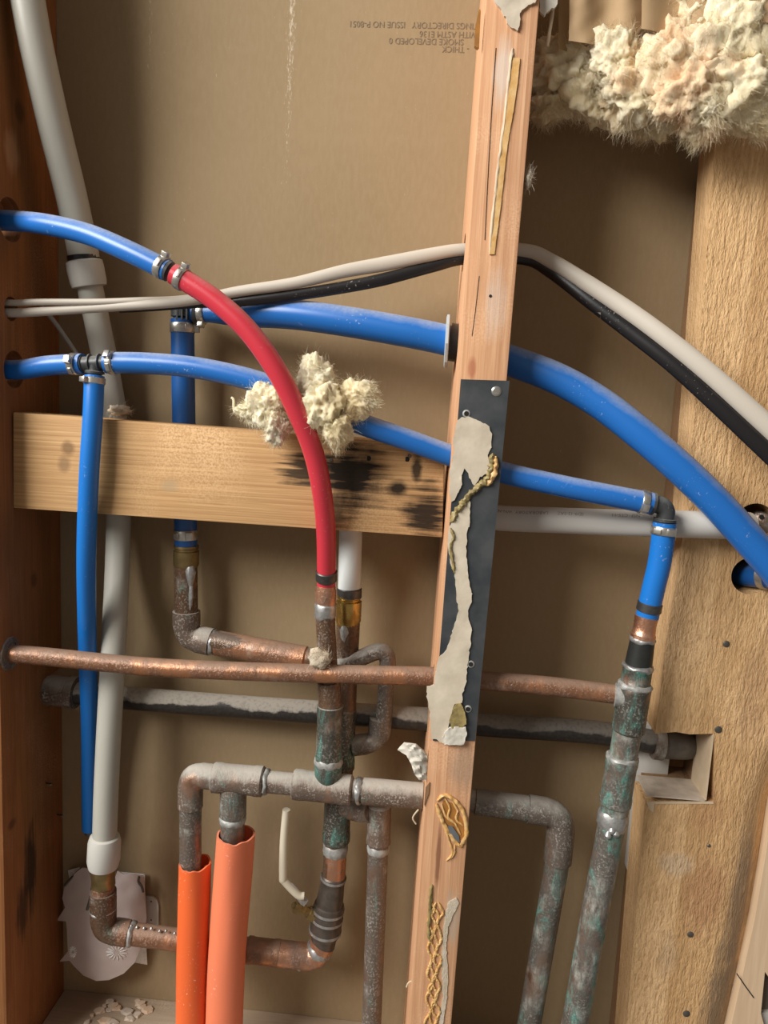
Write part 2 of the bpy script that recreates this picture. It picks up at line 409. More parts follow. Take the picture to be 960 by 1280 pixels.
def steelpipe():
    t = NT('black_steel')
    n1 = t.noise(t.coord((26, 40, 40)), 1, 6, 0.65); n2 = t.noise(t.coord((300, 300, 300)), 1, 4)
    up = t.up()
    d = t.rng(t.mth('ADD', up, t.mth('MULTIPLY', t.mth('SUBTRACT', n1, 0.5), 1.5)), 0.12, 0.28)
    d = t.mth('MULTIPLY', d, t.rng(n2, 0.3, 0.5, 0.7, 1))
    x = t.n('ShaderNodeSeparateXYZ'); t.l(t.n('ShaderNodeTexCoord').outputs['Object'], x.inputs[0])
    d = t.mth('MULTIPLY', d, t.rng(x.outputs[0], -0.15, 0.12, 0.95, 0.35))
    c = t.mix(d, t.mix(t.rng(n2, 0.4, 0.7, 0, 0.5), (0.022, 0.019, 0.017), (0.07, 0.055, 0.045)), (0.44, 0.40, 0.34))
    t.bump(t.mth('ADD', n2, d), 0.35, 0.0007)
    t.out(c, t.rng(d, 0, 1, 0.42, 0.85), 0.0)
steelpipe()
def drywall():
    t = NT('drywall_paper')
    n1 = t.noise(t.coord((5, 5, 5)), 1, 3); n2 = t.noise(t.coord((260, 260, 90)), 1, 4); n3 = t.noise(t.coord((900, 900, 500)), 1, 2)
    c = t.mix(t.rng(n1, 0.35, 0.65), (0.285, 0.205, 0.115), (0.315, 0.228, 0.132))
    c = t.mix(t.rng(n2, 0.4, 0.65, 0, 0.25), c, (0.365, 0.275, 0.17))
    # white plaster dust trail down the sheet (a mark with its own shape)
    p = P(362, 100, 0)
    x = t.n('ShaderNodeSeparateXYZ'); t.l(t.n('ShaderNodeTexCoord').outputs['Object'], x.inputs[0])
    sx = t.mth('ABSOLUTE', t.mth('SUBTRACT', x.outputs[0], p.x))
    n4 = t.noise(t.coord((600, 600, 160)), 1, 4, 0.7)
    band = t.mth('MULTIPLY', t.rng(sx, 0.0, 0.006, 1, 0), t.rng(x.outputs[2], P(362, 300, 0).z, P(362, 60, 0).z, 0, 1))
    c = t.mix(t.mth('MULTIPLY', t.rng(t.mth('ADD', n4, t.mth('MULTIPLY', band, 0.22)), 0.66, 0.78), 0.7), c, (0.66, 0.58, 0.46))
    p2 = P(187, 100, 0)
    sx2 = t.mth('ABSOLUTE', t.mth('SUBTRACT', x.outputs[0], p2.x))
    band2 = t.mth('MULTIPLY', t.rng(sx2, 0.0, 0.003, 1, 0), t.rng(x.outputs[2], P(187, 200, 0).z, P(187, 60, 0).z, 0, 1))
    c = t.mix(t.mth('MULTIPLY', t.rng(t.mth('ADD', n4, t.mth('MULTIPLY', band2, 0.17)), 0.66, 0.8), 0.5), c, (0.6, 0.5, 0.38))
    t.bump(t.mth('ADD', n2, t.mth('MULTIPLY', n3, 0.5)), 0.15, 0.0005)
    t.out(c, 0.88, 0, 0.2)
drywall()
def wool(name, a, b, pink):
    t = NT(name)
    n1 = t.noise(t.coord((28, 28, 28)), 1, 5); n2 = t.noise(t.coord((16, 16, 16)), 1, 3); n3 = t.noise(t.coord((420, 420, 150)), 1, 6, 0.7, 1.2)
    c = t.mix(t.rng(n1, 0.35, 0.65), a, b)
    c = t.mix(t.rng(n3, 0.36, 0.5, 0.25, 0.0), c, pink)
    c = t.mix(t.rng(n2, 0.52, 0.68, 0, 0.75), c, pink)
    t.bump(n3, 0.6, 0.0018)
    t.b.inputs['Subsurface Weight'].default_value = 0.25; t.b.inputs['Subsurface Scale'].default_value = 0.006
    t.b.inputs['Subsurface Radius'].default_value = (1, 0.8, 0.55)
    t.out(c, 0.95, 0, 0.1)
wool('wool_yellow', (0.86, 0.77, 0.52), (0.90, 0.84, 0.66), (0.80, 0.64, 0.38))
wool('wool_batt', (0.84, 0.73, 0.49), (0.88, 0.80, 0.60), (0.78, 0.50, 0.30))
wool('lint', (0.52, 0.44, 0.33), (0.6, 0.52, 0.42), (0.5, 0.4, 0.28))

XL = P(76, 640, 0).x           # inner face of the left stud
def st(px, py, Y, rxpx, rzpx, col, amt, s=0.0):
    p = P(px, py, Y); d = (p-CAM).dot(FW)/F_PX
    return (p.x, p.z, rxpx*d, rzpx*d, col, amt, s)
def sy(px, py, rxpx, rzpx, col, amt, s=0.0):
    p = PX(px, py, XL); d = (p-CAM).dot(FW)/F_PX
    return (p.y, p.z, rxpx*d*1.7, rzpx*d, col, amt, s)
wood('wood_left', (0.36, 0.155, 0.055), (0.28, 0.11, 0.035), (0.16, 0.06, 0.018), 'Z', 330, seed=1.0, along=4, across=90, grainmix=0.65, plane='YZ',
     stains=[sy(38, 1085, 9, 60, (0.03, 0.014, 0.006), 0.9, 1.6), sy(28, 1140, 8, 40, (0.04, 0.018, 0.008), 0.8, 1.6), sy(25, 140, 8, 16, (0.12, 0.05, 0.02), 0.8, 0.6), sy(15, 190, 10, 30, (0.42, 0.24, 0.13), 0.6, 0.8), sy(42, 725, 5, 12, (0.12, 0.045, 0.015), 0.8, 0.5), sy(15, 1030, 6, 8, (0.09, 0.035, 0.012), 0.8, 0.5)])
wood('wood_block', (0.68, 0.44, 0.22), (0.60, 0.365, 0.165), (0.31, 0.155, 0.06), 'X', 700, seed=2.2, along=3.0, across=150, grainmix=0.62,
     stains=[st(440, 595, -.087, 45, 46, (0.012, 0.009, 0.007), 0.98, 1.7), st(385, 588, -.087, 38, 20, (0.02, 0.014, 0.01), 0.9, 3.2),
             st(497, 611, -.087, 15, 12, (0.015, 0.011, 0.009), 0.95, 0.6), st(521, 585, -.087, 8, 20, (0.02, 0.014, 0.01), 0.9, 0.8),
             st(534, 640, -.087, 30, 36, (0.015, 0.011, 0.009), 0.95, 1.8), st(420, 640, -.087, 16, 22, (0.02, 0.014, 0.01), 0.7, 2.0),
             st(85, 560, -.087, 10, 10, (0.20, 0.11, 0.05), 0.8, 0.5), st(80, 580, -.087, 9, 12, (0.24, 0.14, 0.07), 0.7, 0.5),
             st(212, 608, -.087, 14, 10, (0.42, 0.30, 0.18), 0.6, 0.5)])
wood('wood_centre', (0.72, 0.44, 0.26), (0.66, 0.37, 0.20), (0.42, 0.20, 0.10), 'Z', 380, seed=0.3, along=4.0, across=110, grainmix=0.62,
     stains=[st(628, 90, -.12, 12, 45, (0.60, 0.54, 0.48), 0.6, 1.0), st(620, 380, -.12, 14, 50, (0.62, 0.52, 0.44), 0.45, 1.0),
             st(590, 460, -.12, 6, 14, (0.32, 0.08, 0.04), 0.6, 0.6), st(548, 1070, -.12, 4, 45, (0.17, 0.06, 0.03), 0.75, 1.0),
             st(580, 960, -.12, 22, 32, (0.34, 0.23, 0.16), 0.6, 1.0), st(565, 1150, -.12, 12, 40, (0.46, 0.37, 0.28), 0.7, 1.0)])
wood('wood_right', (0.82, 0.55, 0.30), (0.74, 0.475, 0.23), (0.45, 0.255, 0.11), 'Z', 30, saw=0.9, seed=4.0, along=5, across=60, bumpd=0.0016,
     stains=[st(880, 1120, -.07, 32, 60, (0.42, 0.22, 0.11), 0.7, 0.8), st(835, 1195, -.07, 14, 34, (0.48, 0.33, 0.2), 0.6, 1.0),
             st(885, 1010, -.07, 30, 40, (0.46, 0.25, 0.12), 0.6, 0.8), st(845, 1080, -.07, 26, 18, (0.62, 0.48, 0.33), 0.6, 1.0),
             st(905, 1270, -.07, 26, 110, (0.26, 0.19, 0.13), 0.8, 1.3), st(928, 1140, -.07, 18, 130, (0.30, 0.21, 0.14), 0.8, 1.3),
             st(940, 870, -.07, 20, 90, (0.42, 0.25, 0.13), 0.6, 1.2)])
wood('wood_rear', (0.34, 0.2, 0.1), (0.28, 0.16, 0.08), (0.2, 0.11, 0.055), 'Z', 40, seed=5.0)
wood('wood_pale', (0.70, 0.54, 0.37), (0.66, 0.48, 0.31), (0.52, 0.36, 0.22), 'Z', 30, seed=3.0, bumpd=0.0005)
wood('wood_grey', (0.24, 0.19, 0.15), (0.19, 0.15, 0.12), (0.10, 0.075, 0.06), 'Z', 60, seed=3.6)
wood('wood_plate', (0.52, 0.42, 0.31), (0.46, 0.37, 0.28), (0.34, 0.25, 0.17), 'X', 40, seed=1.7)

# ------------------------------------------------------------------ setting
ZB, ZT = -0.05, 1.20
XR_END = P(835, 700, 0.0).x
def setting(o): o['kind'] = 'structure'; return o
wall = setting(box('wall_back', Vector(((-0.75+XR_END)/2, 0.0065, (ZB+ZT)/2)), Vector(((XR_END+0.75)/2, 0, 0)), Vector((0, 0.0065, 0)), Vector((0, 0, (ZT-ZB)/2)), M['drywall_paper']))
setting(box('light_block_far', Vector((0.3, 0.16, (ZB+ZT)/2)), Vector((0.6, 0, 0)), Vector((0, 0.01, 0)), Vector((0, 0, (ZT-ZB)/2)), M['wood_rear']))  # added dark backing behind the notch, shuts out the bright world light
setting(box('wall_right', Vector((0.62, 0.02, (ZB+ZT)/2)), Vector((0.01, 0, 0)), Vector((0, 0.16, 0)), Vector((0, 0, (ZT-ZB)/2)), M['wood_rear']))

def lettering(name, text, px, py, Y, size, sx, mat, parent, tilt=0.0):
    cu = bpy.data.curves.new(name, 'FONT'); cu.body = text; cu.size = size; cu.align_x = 'RIGHT'; cu.align_y = 'CENTER'; cu.extrude = 0.0
    cu.resolution_u = 3
    tmp = bpy.data.objects.new('tmp', cu); C.objects.link(tmp)
    dg = bpy.context.evaluated_depsgraph_get(); dg.update()
    me = bpy.data.meshes.new_from_object(tmp.evaluated_get(dg)); bpy.data.objects.remove(tmp, do_unlink=True)
    o0 = P(px, py, Y); nx, nz = -math.cos(tilt), -math.sin(tilt)
    for v in me.vertices:     # the print stands upside down on the sheet
        a, b = v.co.x*sx, v.co.y
        v.co = o0 + Vector((nx*a - nz*b*-1*-1, 0, nz*a)) + Vector((0, 0, -b*math.cos(tilt)))
    return link(name, me, mat, parent, False)
for txt, px, py in (('RATINGS DIRECTORY   ISSUE NO P-8051', 436, 29.5), ('WITH ASTM E136', 524, 42), ('SMOKE DEVELOPED 0', 486, 50.5), ('- THICK', 552, 61)):
    lettering('printed_text', txt, px, py, -0.0003, 0.0076, 0.92, M['ink'], wall)

# left stud with drilled holes
SF = -0.112
h_up = PX(13, 275, XL); h_cab = PX(14, 386, XL); h_low = PX(18, 462, XL); h_cu = PX(12, 817, XL)
o = box('wall_stud', Vector((XL-0.019, SF/2, (ZB+ZT)/2)), Vector((0.019, 0, 0)), Vector((0, -SF/2-0.0002, 0)), Vector((0, 0, (ZT-ZB)/2)), M['wood_left'], None, 0.002)
sub = lambda a: Vector((a.x-0.06, a.y, a.z)); add_ = lambda a: Vector((a.x+0.02, a.y, a.z))
n0 = PX(60, 845, XL); n1 = PX(60, 887, XL)
o = cut(o, [cyl_cutter(sub(h_up), add_(h_up), 0.0185), cyl_cutter(sub(h_cab), add_(h_cab), 0.0105),
            cyl_cutter(sub(h_low), add_(h_low), 0.0165), cyl_cutter(sub(h_cu), add_(h_cu), 0.0125),
            box_cutter(XL-0.06, XL+0.02, n0.y, 0.02, n1.z, n0.z)])
tag(o, 'dark reddish wooden stud along the left side, drilled with four pipe holes', 'stud')
left_stud = o
# nails and marks on the left stud
for px, py, ln in ((58, 979, 10), (72, 1018, 12)):
    A = PX(px, py, XL)
    nl = tube('bent_nail', [A + Vector((-0.004, 0, 0)), A + Vector((0.006, -0.002, 0.001)), A + Vector((0.009, -0.008, 0.003))], 0.0009, M['nail_grey'], left_stud, 8)

# sole plate
o = box('sole_plate', Vector(((XL+0.214)/2, -0.07, -0.019)), Vector(((0.2135-XL)/2, 0, 0)), Vector((0, 0.0698, 0)), Vector((0, 0, 0.019)), M['wood_plate'], None, 0.002)
tag(o, 'dusty flat wooden sole plate along the bottom of the wall', 'plate')

# blocking between studs
def prism(name, front, Yf, Yb, mat, bev=0.0015):
    f = [P(x, y, Yf) for x, y in front]
    V = f + [Vector((p.x, Yb, p.z)) for p in f]; n = len(f)
    Fc = [tuple(range(n)), tuple(range(2*n-1, n-1, -1))] + [(i, (i+1) % n, n+(i+1) % n, n+i) for i in range(n)]
    o = mk(name, V, Fc, mat, None, False)
    if bev: bevel_mesh(o, bev)
    return o
blk = prism('blocking', [(16, 515), (556, 557), (553, 672), (16, 635)], -0.087, -0.050, M['wood_block'])
for v in blk.data.vertices: v.co.x = max(v.co.x, XL+0.0003)
tag(blk, 'short flat wood blocking with black scorch marks between the studs', 'blocking')
for px, py in ((460, 573), (508, 574)):
    A = P(px, py, -0.0873)
    lathe('nail_hole', A, A + Vector((0.001, 0.003, 0)), [(0, 2.0), (0.3, 2.6), (1, 2.2)], M['hole_dark'], blk, 10)
for px, py in ((414, 575), (512, 570)):
    A = P(px, py, -0.0875); lathe('nail', A + Vector((0, -0.0006, 0)), A + Vector((0, 0.002, 0)), [(0, 1.0), (0.3, 1.7), (1, 1.7)], M['nail_grey'], blk, 10)

# centre stud
stud_front = [(608, 0), (675, 0), (567, 1280), (513, 1280)]
cs = -0.12
def ext(a, b, k): return (a[0]+(b[0]-a[0])*k, a[1]+(b[1]-a[1])*k)
tl, tr, br, bl = stud_front
tl2, tr2 = ext(bl, tl, 1.15), ext(br, tr, 1.15); bl2, br2 = ext(tl, bl, 1.3), ext(tr, br, 1.3)
cstud = prism('wall_stud', [tl2, tr2, br2, bl2], cs, -0.0002, M['wood_centre'], 0.0)
bmv = sorted(cstud.data.vertices, key=lambda v: v.co.y)
for v in bmv: v.co.z = max(v.co.z, 0.0003)
for v in bmv:       # the stud is slightly twisted: its back edge sits left, so a sliver of its left face shows
    if v.co.y > -0.01 and v.co.x < 0.03: v.co.x -= 0.0035
bevel_mesh(cstud, 0.0015)
cth = thing('wall_stud', 'narrow pinkish wooden stud down the middle with a black nail plate', 'stud', P(540, 1280, -0.06))
cstud.name = 'stud_body'; cstud.parent = cth; cstud.location = -root_loc(cth)
def hole_x(px, py, Y, r, side):
    return cyl_cutter(P(px, py, Y) - Vector((0.05, 0, 0)), P(px, py, Y) + Vector((0.06, 0, 0)), r)
def mid_cut(y1, x1, Y1, y2, x2, Y2, r):
    A = P(x1, y1, Y1); B = P(x2, y2, Y2); d = (B-A)
    return cyl_cutter(A - d*0.15, B + d*0.15, r)
cstud.parent = None; cstud.location = (0, 0, 0)
cstud = cut(cstud, [mid_cut(428, 566, -.066, 458, 648, -.072, 0.0165), mid_cut(570, 562, -.098, 590, 626, -.098, 0.0105),
                    mid_cut(845, 540, -.092, 851, 606, -.092, 0.0105), mid_cut(995, 525, -.075, 1003, 598, -.078, 0.0135),
                    mid_cut(898, 530, -.03, 906, 610, -.03, 0.013), mid_cut(640, 560, -.045, 648, 610, -.045, 0.0145),
                    mid_cut(316, 580, -.062, 318, 656, -.062, 0.016)])
cstud.parent = cth; cstud.location = -root_loc(cth)

# ------------------------------------------------------------------ right side boards
RF = -0.070
def wane(x, y):
    if y < 930: edge = 1400
    else: edge = np.interp(y, [930, 1000, 1080, 1150, 1210, 1290], [985, 958, 946, 934, 921, 903])
    d = edge - x
    r = RF
    if d < 34: r += 0.016*((34-d)/34)**2
    return r
rb_out = [(928, -240), (895, 165), (858, 640), (832, 807), (819, 917), (845, 915), (862, 918), (893, 917), (893, 1003), (850, 1004), (807, 1003),
          (795, 1140), (780, 1320), (899, 1320), (903, 1290), (921, 1210), (934, 1150), (946, 1080), (958, 1000), (985, 930), (1150, 905), (1150, -240)]
rb = sheet('corner_board', rb_out, wane, 0.040, M['wood_right'], None, 14, back=RF+0.040)
hc1 = P(938, 720, RF); hc2 = P(944, 653, RF)
rb = cut(rb, [cyl_cutter(hc1 + Vector((0, -0.03, 0)), hc1 + Vector((0, 0.1, 0)), 0.0162), cyl_cutter(hc2 + Vector((0, -0.03, 0)), hc2 + Vector((0, 0.1, 0)), 0.0165)])
tag(rb, 'wide rough-sawn tan board on the right with a square notch and two round holes', 'board')
for px, py, r in ((898, 912, 3.4), (908, 805, 3.0), (863, 1168, 3.0), (858, 1267, 3.4), (886, 1057, 1.7)):
    A = P(px, py, RF); lathe('nail_head', A + Vector((0, -0.0009, 0)), A + Vector((0, 0.003, 0)), [(0, r*0.7), (0.15, r), (1, r)], M['nail_grey'], rb, 12)
sheet('splinter', [(808, 1003), (818, 1004), (817, 1016), (812, 1012)], lambda x, y: RF-0.0012, 0.001, M['cut_wood'], rb, 4)
sheet('cut_face', [(809, 1002), (892, 1002), (892, 1005), (809, 1005)], lambda x, y: RF-0.0006, 0.0005, M['cut_wood'], rb, 8)
# fresh-cut faces inside the notch
a = P(893, 917, RF); b = P(893, 1003, RF)
zf = b.z; xs = a.x
xl_ = P(808, 1003, RF).x
box('notch_floor', Vector(((xl_+xs)/2, RF+0.020, zf+0.0006)), Vector(((xs-xl_)/2, 0, 0)), Vector((0, 0.0198, 0)), Vector((0, 0, 0.0006)), M['chip_pale'], rb)
box('notch_side', Vector((xs-0.0006, RF+0.020, (a.z+b.z)/2)), Vector((0.0006, 0, 0)), Vector((0, 0.0198, 0)), Vector((0, 0, (a.z-b.z)/2)), M['cut_wood'], rb)
# rear board behind it
YR = RF + 0.0405
xe = lambda py, px: P(px, py, RF).x - 0.002
zt_ = P(860, 905, RF).z; zb_ = zf
rear = box('rear_stud', Vector((0.33, (YR-0.0005)/2, (ZB+ZT)/2)), Vector((0.115, 0, 0)), Vector((0, (-YR)/2-0.0005, 0)), Vector((0, 0, (ZT-ZB)/2)), M['wood_rear'])
rear = cut(rear, [box_cutter(0.1, xs+0.0005, -0.1, 0.05, zb_-0.001, zt_), cyl_cutter(hc1 + Vector((0, -0.03, 0)), hc1 + Vector((0, 0.15, 0)), 0.0162)])
tag(rear, 'darker stud hidden behind the rough-sawn board, visible through its notch', 'stud')
# vertical white strip in the notch
t0 = P(797, 930, -0.012); t1 = P(828, 1000, -0.012)
o = box('white_strip', Vector(((t0.x+t1.x)/2, -0.014, zf-0.02)), Vector(((t1.x-t0.x)/2, 0, 0)), Vector((0, 0.006, 0)), Vector((0, 0, 0.085)), M['trim_white'], None, 0.001)
tag(o, 'white painted strip standing inside the notch under the black pipe end', 'strip')
# pale board on the far right
pb = sheet('pale_board', [(990, 925), (960, 1000), (948, 1080), (936, 1150), (923, 1210), (905, 1290), (899, 1320), (958, 1320), (944, 1266), (949, 1214), (957, 1226), (960, 1236), (1150, 1260), (1150, 912)],
           lambda x, y: RF+0.003, 0.037, M['wood_pale'], None, 12)
for v in pb.data.vertices: v.co.x += 0.0052
tag(pb, 'smooth pale pine board at the lower right corner of the photo', 'board')
sheet('weathered_infill', [(943, 1270), (948, 1210), (965, 1210), (1150, 1280)], lambda x, y: RF+0.012, 0.02, M['wood_grey'], pb, 8)
sheet('grey_foot', [(943, 1266), (1150, 1262), (1150, 1325), (962, 1325)], lambda x, y: RF+0.008, 0.02, M['trim_white'], pb, 8)
tube('crack', [P(921, 1217, RF+0.0026), P(931, 1232, RF+0.0026), P(942, 1247, RF+0.0026)], 0.0005, M['hole_dark'], pb, 6)

# ------------------------------------------------------------------ drain and rear pipes
def floor_pt(px0, py0, px1, py1, Y):
    """carry the line between two seen points on down to the sole plate"""
    a, b = P(px0, py0, Y), P(px1, py1, Y); k = (a.z-0.0005)/(a.z-b.z)
    return a.lerp(b, k)
def on_path(path, py):
    best = min(range(len(path)-1), key=lambda i: abs(proj(path[i])[1]+proj(path[i+1])[1]-2*py))
    a, b = path[best], path[best+1]; ya, yb = proj(a)[1], proj(b)[1]
    return a.lerp(b, (py-ya)/(yb-ya))
def base_of(*pts):
    return Vector((sum(p.x for p in pts)/len(pts), sum(p.y for p in pts)/len(pts), min(p.z for p in pts)))
def at(px, py, Y): return P(px, py, Y)

# black steel pipe
d0, d1 = at(84, 865, -.03), at(812, 927, -.03)
th = thing('steel_pipe', 'long black steel pipe with plaster-dusted top running low behind everything', 'pipe', base_of(d0, d1))
tube('pipe_body', catmull([at(84, 865, -.03), at(155, 872, -.03), at(320, 885, -.03), at(520, 898, -.03), at(610, 906, -.03), at(740, 915, -.03), at(826, 929, -.031)], 5), 0.0113, M['black_steel'], th, 24)
lathe('coupling', at(58, 862, -.03), at(97, 866, -.03), [(0, 14), (0.1, 15), (0.72, 15), (0.75, 16.2), (0.98, 16.2), (1, 12)], M['copper_dusty'], th)
lathe('hub', at(816, 928, -.031), at(829, 930, -.031), ringprof(15.5, 1.2), M['copper_dusty'], th)
tube('elbow', fillet([at(824, 929.5, -.031), at(856, 931, -.029), at(866, 931, 0.03)], 0.02), 0.0138, simple('drain_grey', (0.15, 0.135, 0.12), 0.6, 0.1, 0.3, 90, 0.0004), th, 24)

# grey supply pipe (upper, wide) with coupling, and its lower length down to the copper elbow
up = [(-8, -260, -.098), (14, -130, -.094), (30, -30, -.088), (44, 50, -.082), (66, 150, -.068), (88, 240, -.052), (101, 300, -.044), (105, 322, -.041)]
th = thing('grey_pipe', 'wide translucent grey plastic pipe bending down from the upper left corner', 'pipe', at(105, 330, -.041))
tube('pipe_body', pexpath(up), 0.0136, M['grey_pex'], th, 28)
lathe('o_ring', at(103.5, 319, -.0415), at(104.5, 325, -.041), ringprof(14.2), M['cable_black'], th)
lathe('coupling', at(104.5, 325, -.041), at(112, 359, -.038), [(0, 13.5), (0.06, 16.2), (0.3, 16.6), (0.8, 16.3), (0.97, 15.4), (1, 12.5)], M['white_ring'], th, 32)
lo = [(111, 352, -.038), (121, 400, -.034), (133, 460, -.028), (143, 520, -.0262), (147, 580, -.026), (148, 640, -.028), (147, 700, -.034), (143, 790, -.05), (138, 880, -.062), (133, 980, -.066), (130.5, 1056, -.066)]
th = thing('grey_pipe', 'translucent grey plastic pipe passing down behind the blocking to a white collar', 'pipe', at(130.5, 1060, -.066))
tube('pipe_body', pexpath(lo), 0.0116, M['grey_pex'], th, 28)
lathe('collar', at(131, 1044, -.066), at(129, 1085, -.066), [(0, 11.5), (0.04, 14), (0.2, 15.6), (0.75, 15.8), (0.95, 14.2), (1, 10.5)], M['white_ring'], th, 32)
ck = at(150, 513, -.05)

# copper run with shut-off valve: brass adapter, rear riser, valve, lower elbow, left elbow, up to white collar
YV = -.045
r0 = at(436, 748, YV); 
rise = [at(435.5, 775, YV), at(432, 850, YV), at(428, 950, YV), at(422, 1010, YV), at(417, 1096, YV)]
th = thing('copper_riser', 'dark copper riser below the white plastic pipe, running down to the shut-off valve', 'pipe', at(405, 1170, YV))
riser = th
tube('pipe_body', catmull(rise, 5), 0.0112, M['copper_brown'], th, 24)
lathe('brass_adapter', at(436.5, 742, YV), at(435, 780, YV), [(0, 8), (0.02, 11.6), (0.12, 11.8), (0.16, 10.6), (0.2, 10.6), (0.24, 12.2), (0.88, 12.2), (0.92, 11.4), (1, 11.2)], M['brass'], th, 32)
lathe('solder_drip', at(432.5, 781, YV-.006), at(431, 806, YV-.0062), [(0, 5.6), (0.3, 6.2), (0.6, 5.4), (1, 4)], M['solder'], th, 16)
lathe('tee_socket', at(428.5, 884, YV), at(426, 962, YV), sockprof(12.8), M['copper_green'], th)
lathe('tee_socket', at(423, 985, YV), at(420, 1052, YV), sockprof(13.2), M['copper_green'], th)
lathe('solder_ring', at(419.8, 1053, YV), at(418.8, 1068, YV), solderprof(11.6), M['solder_dull'], th)
lathe('copper_length', at(419, 1066, YV), at(417.5, 1096, YV), [(0, 11.4), (1, 11.4)], M['copper_bright'], th)
# stub behind the manifold towards the middle riser
tube('cross_stub', fillet([at(424, 1003, YV), at(446, 1010, YV-.004), at(466, 1012, -.06)], 0.01), 0.0125, M['copper_dusty'], th, 20)
# rear left run: blue riser adapter
YB = -.032
th = thing('copper_branch', 'tarnished copper branch with an elbow below the dark blue riser', 'pipe', at(245, 800, YB))
bp = fillet([at(232, 706, YB), at(233.5, 796, YB), at(424, 831, YV)], 0.016)
tube('pipe_body', bp, 0.0112, M['copper_brown'], th, 24)
lathe('brass_adapter', at(233, 681, YB), at(232.5, 708, YB), [(0, 9), (0.02, 11.8), (0.12, 12), (0.16, 11), (0.24, 11), (0.28, 12.3), (0.9, 12.3), (1, 11.2)], M['brass_dull'], th, 32)
lathe('solder_drip', at(238, 707, YB-.008), at(238, 733, YB-.0085), [(0, 3.5), (0.3, 5), (0.6, 4), (1, 1.6)], M['solder'], th, 16)
lathe('solder_drip', at(239, 733, YB-.0095), at(237.5, 762, YB-.0098), [(0, 1.8), (0.4, 2.2), (0.8, 1.6), (1, 0.6)], M['solder'], th, 10)
eb = fillet([at(233, 764, YB), at(233.5, 796, YB), at(264, 802.5, YB-.001)], 0.017)
tube('elbow', eb, [0.0134 if i < 2 or i > len(eb)-3 else 0.0126 for i in range(len(eb))], M['copper_dusty'], th, 24)
lathe('solder_ring', at(263, 802, YB-.001), at(269, 803.5, YB-.001), solderprof(12), M['solder'], th)
lathe('dusty_sleeve', at(270, 803.5, YB-.001), at(384, 824, YV+.002), [(0, 10.5), (0.02, 12.4), (0.98, 12.4), (1, 10.5)], M['copper_pipe'], th)
# small loop to the right of the risers
YL = -.042
th = thing('copper_loop', 'small bent copper loop hugging the right side of the two risers', 'pipe', at(465, 930, YL))
lp = fillet([at(418, 836, YL-.012), at(486, 808, YL-.004), at(478, 928, YL), at(437, 932, YV)], 0.018, 12)
tube('pipe_body', lp, 0.0079, M['copper_grey'], th, 20)
el = fillet([at(475, 898, YL), at(471.5, 928, YL), at(440, 932, YV)], 0.014)
tube('elbow', el, [0.0102 if i < 2 or i > len(el)-3 else 0.0096 for i in range(len(el))], M['copper_grey'], th, 20)

# valve
A, B = at(417.5, 1093, YV), at(403.5, 1182, YV)
th = thing('ball_valve', 'bronze shut-off valve with pale rings and a cream lever at lower centre', 'valve', B)
lathe('valve_body', A, B, [(0, 11), (0.02, 12.6), (0.06, 12.8), (0.08, 12), (0.12, 12), (0.40, 13.6), (0.41, 14.8), (0.46, 15.8), (0.5, 15.2), (0.54, 15.2), (0.58, 16), (0.62, 15.2), (0.78, 16.2), (0.80, 15.2), (0.84, 14.6), (0.86, 12.8), (1, 12.2)], M['valve_bronze'], th, 36)
ax = B-A
for t_, r_ in ((0.03, 13), (0.47, 16.1), (0.585, 16.3), (0.755, 16.6)):
    lathe('pale_ring', A+ax*t_, A+ax*(t_+0.035), ringprof(r_, 0.5), M['solder'], th, 36)
s0 = A+ax*0.55 + Vector((-0.012, -0.004, 0)); s1 = at(366, 1131, YV-.012)
lathe('stem', s0, s1, [(0, 7.5), (0.3, 6.5), (0.32, 4.5), (0.5, 4.5), (0.52, 5.6), (0.7, 5.6), (0.72, 6.6), (0.9, 6.6), (0.91, 3.2), (1, 3.0)], M['brass_dull'], th, 6)
lv = [at(380, 1120, YV-.016), at(372, 1118, YV-.017), at(356, 1101, YV-.019), at(354, 1094, YV-.02), at(355, 1050, YV-.022), at(358, 1012, YV-.024)]
lvp = catmull(lv, 6); nlv = len(lvp)
tube('lever', lvp, [0.0036 + 0.0006*math.sin(i/nlv*3.1) for i in range(nlv)], M['cream_handle'], th, 16)
lathe('lever_bracket', at(381, 1128, YV-.014), at(360, 1104, YV-.019), [(0, 5), (0.2, 4.6), (0.9, 3.8), (1, 3)], M['solder_dull'], th, 4)

# lower copper run from valve to the white collar on the left
YC = -.05
th = thing('copper_pipe', 'low copper pipe running from the valve behind the orange sleeves to a left elbow', 'pipe', at(260, 1190, YC))
lr = fillet([at(405, 1176, YV), at(394, 1197, YV-.001), at(155, 1166, -.062), at(129.5, 1162, -.066), at(129, 1100, -.066)], 0.016)
tube('pipe_body', lr, 0.0108, M['copper_pipe'], th, 24)
el = fillet([at(404, 1178, YV), at(394, 1197, YV-.001), at(345, 1191.5, YV-.003)], 0.02)
tube('elbow', el, [0.0128 if i < 2 or i > len(el)-3 else 0.0124 for i in range(len(el))], M['copper_bright'], th, 24)
for a_, b_ in (((401, 1183), (397, 1190)), ((379, 1195.5), (373, 1195))):
    lathe('solder_ring', at(*a_, YV-.001), at(*b_, YV-.001), solderprof(12.4), M['solder'], th)
lathe('coupling', at(350, 1192, YV-.003), at(308, 1187, YV-.006), sockprof(12.4), M['copper_pipe'], th)
el = fillet([at(129, 1114, -.066), at(129.5, 1162, -.066), at(157, 1166, -.062)], 0.02)
tube('elbow', el, [0.0128 if i < 2 or i > len(el)-3 else 0.0122 for i in range(len(el))], M['copper_brown'], th, 24)
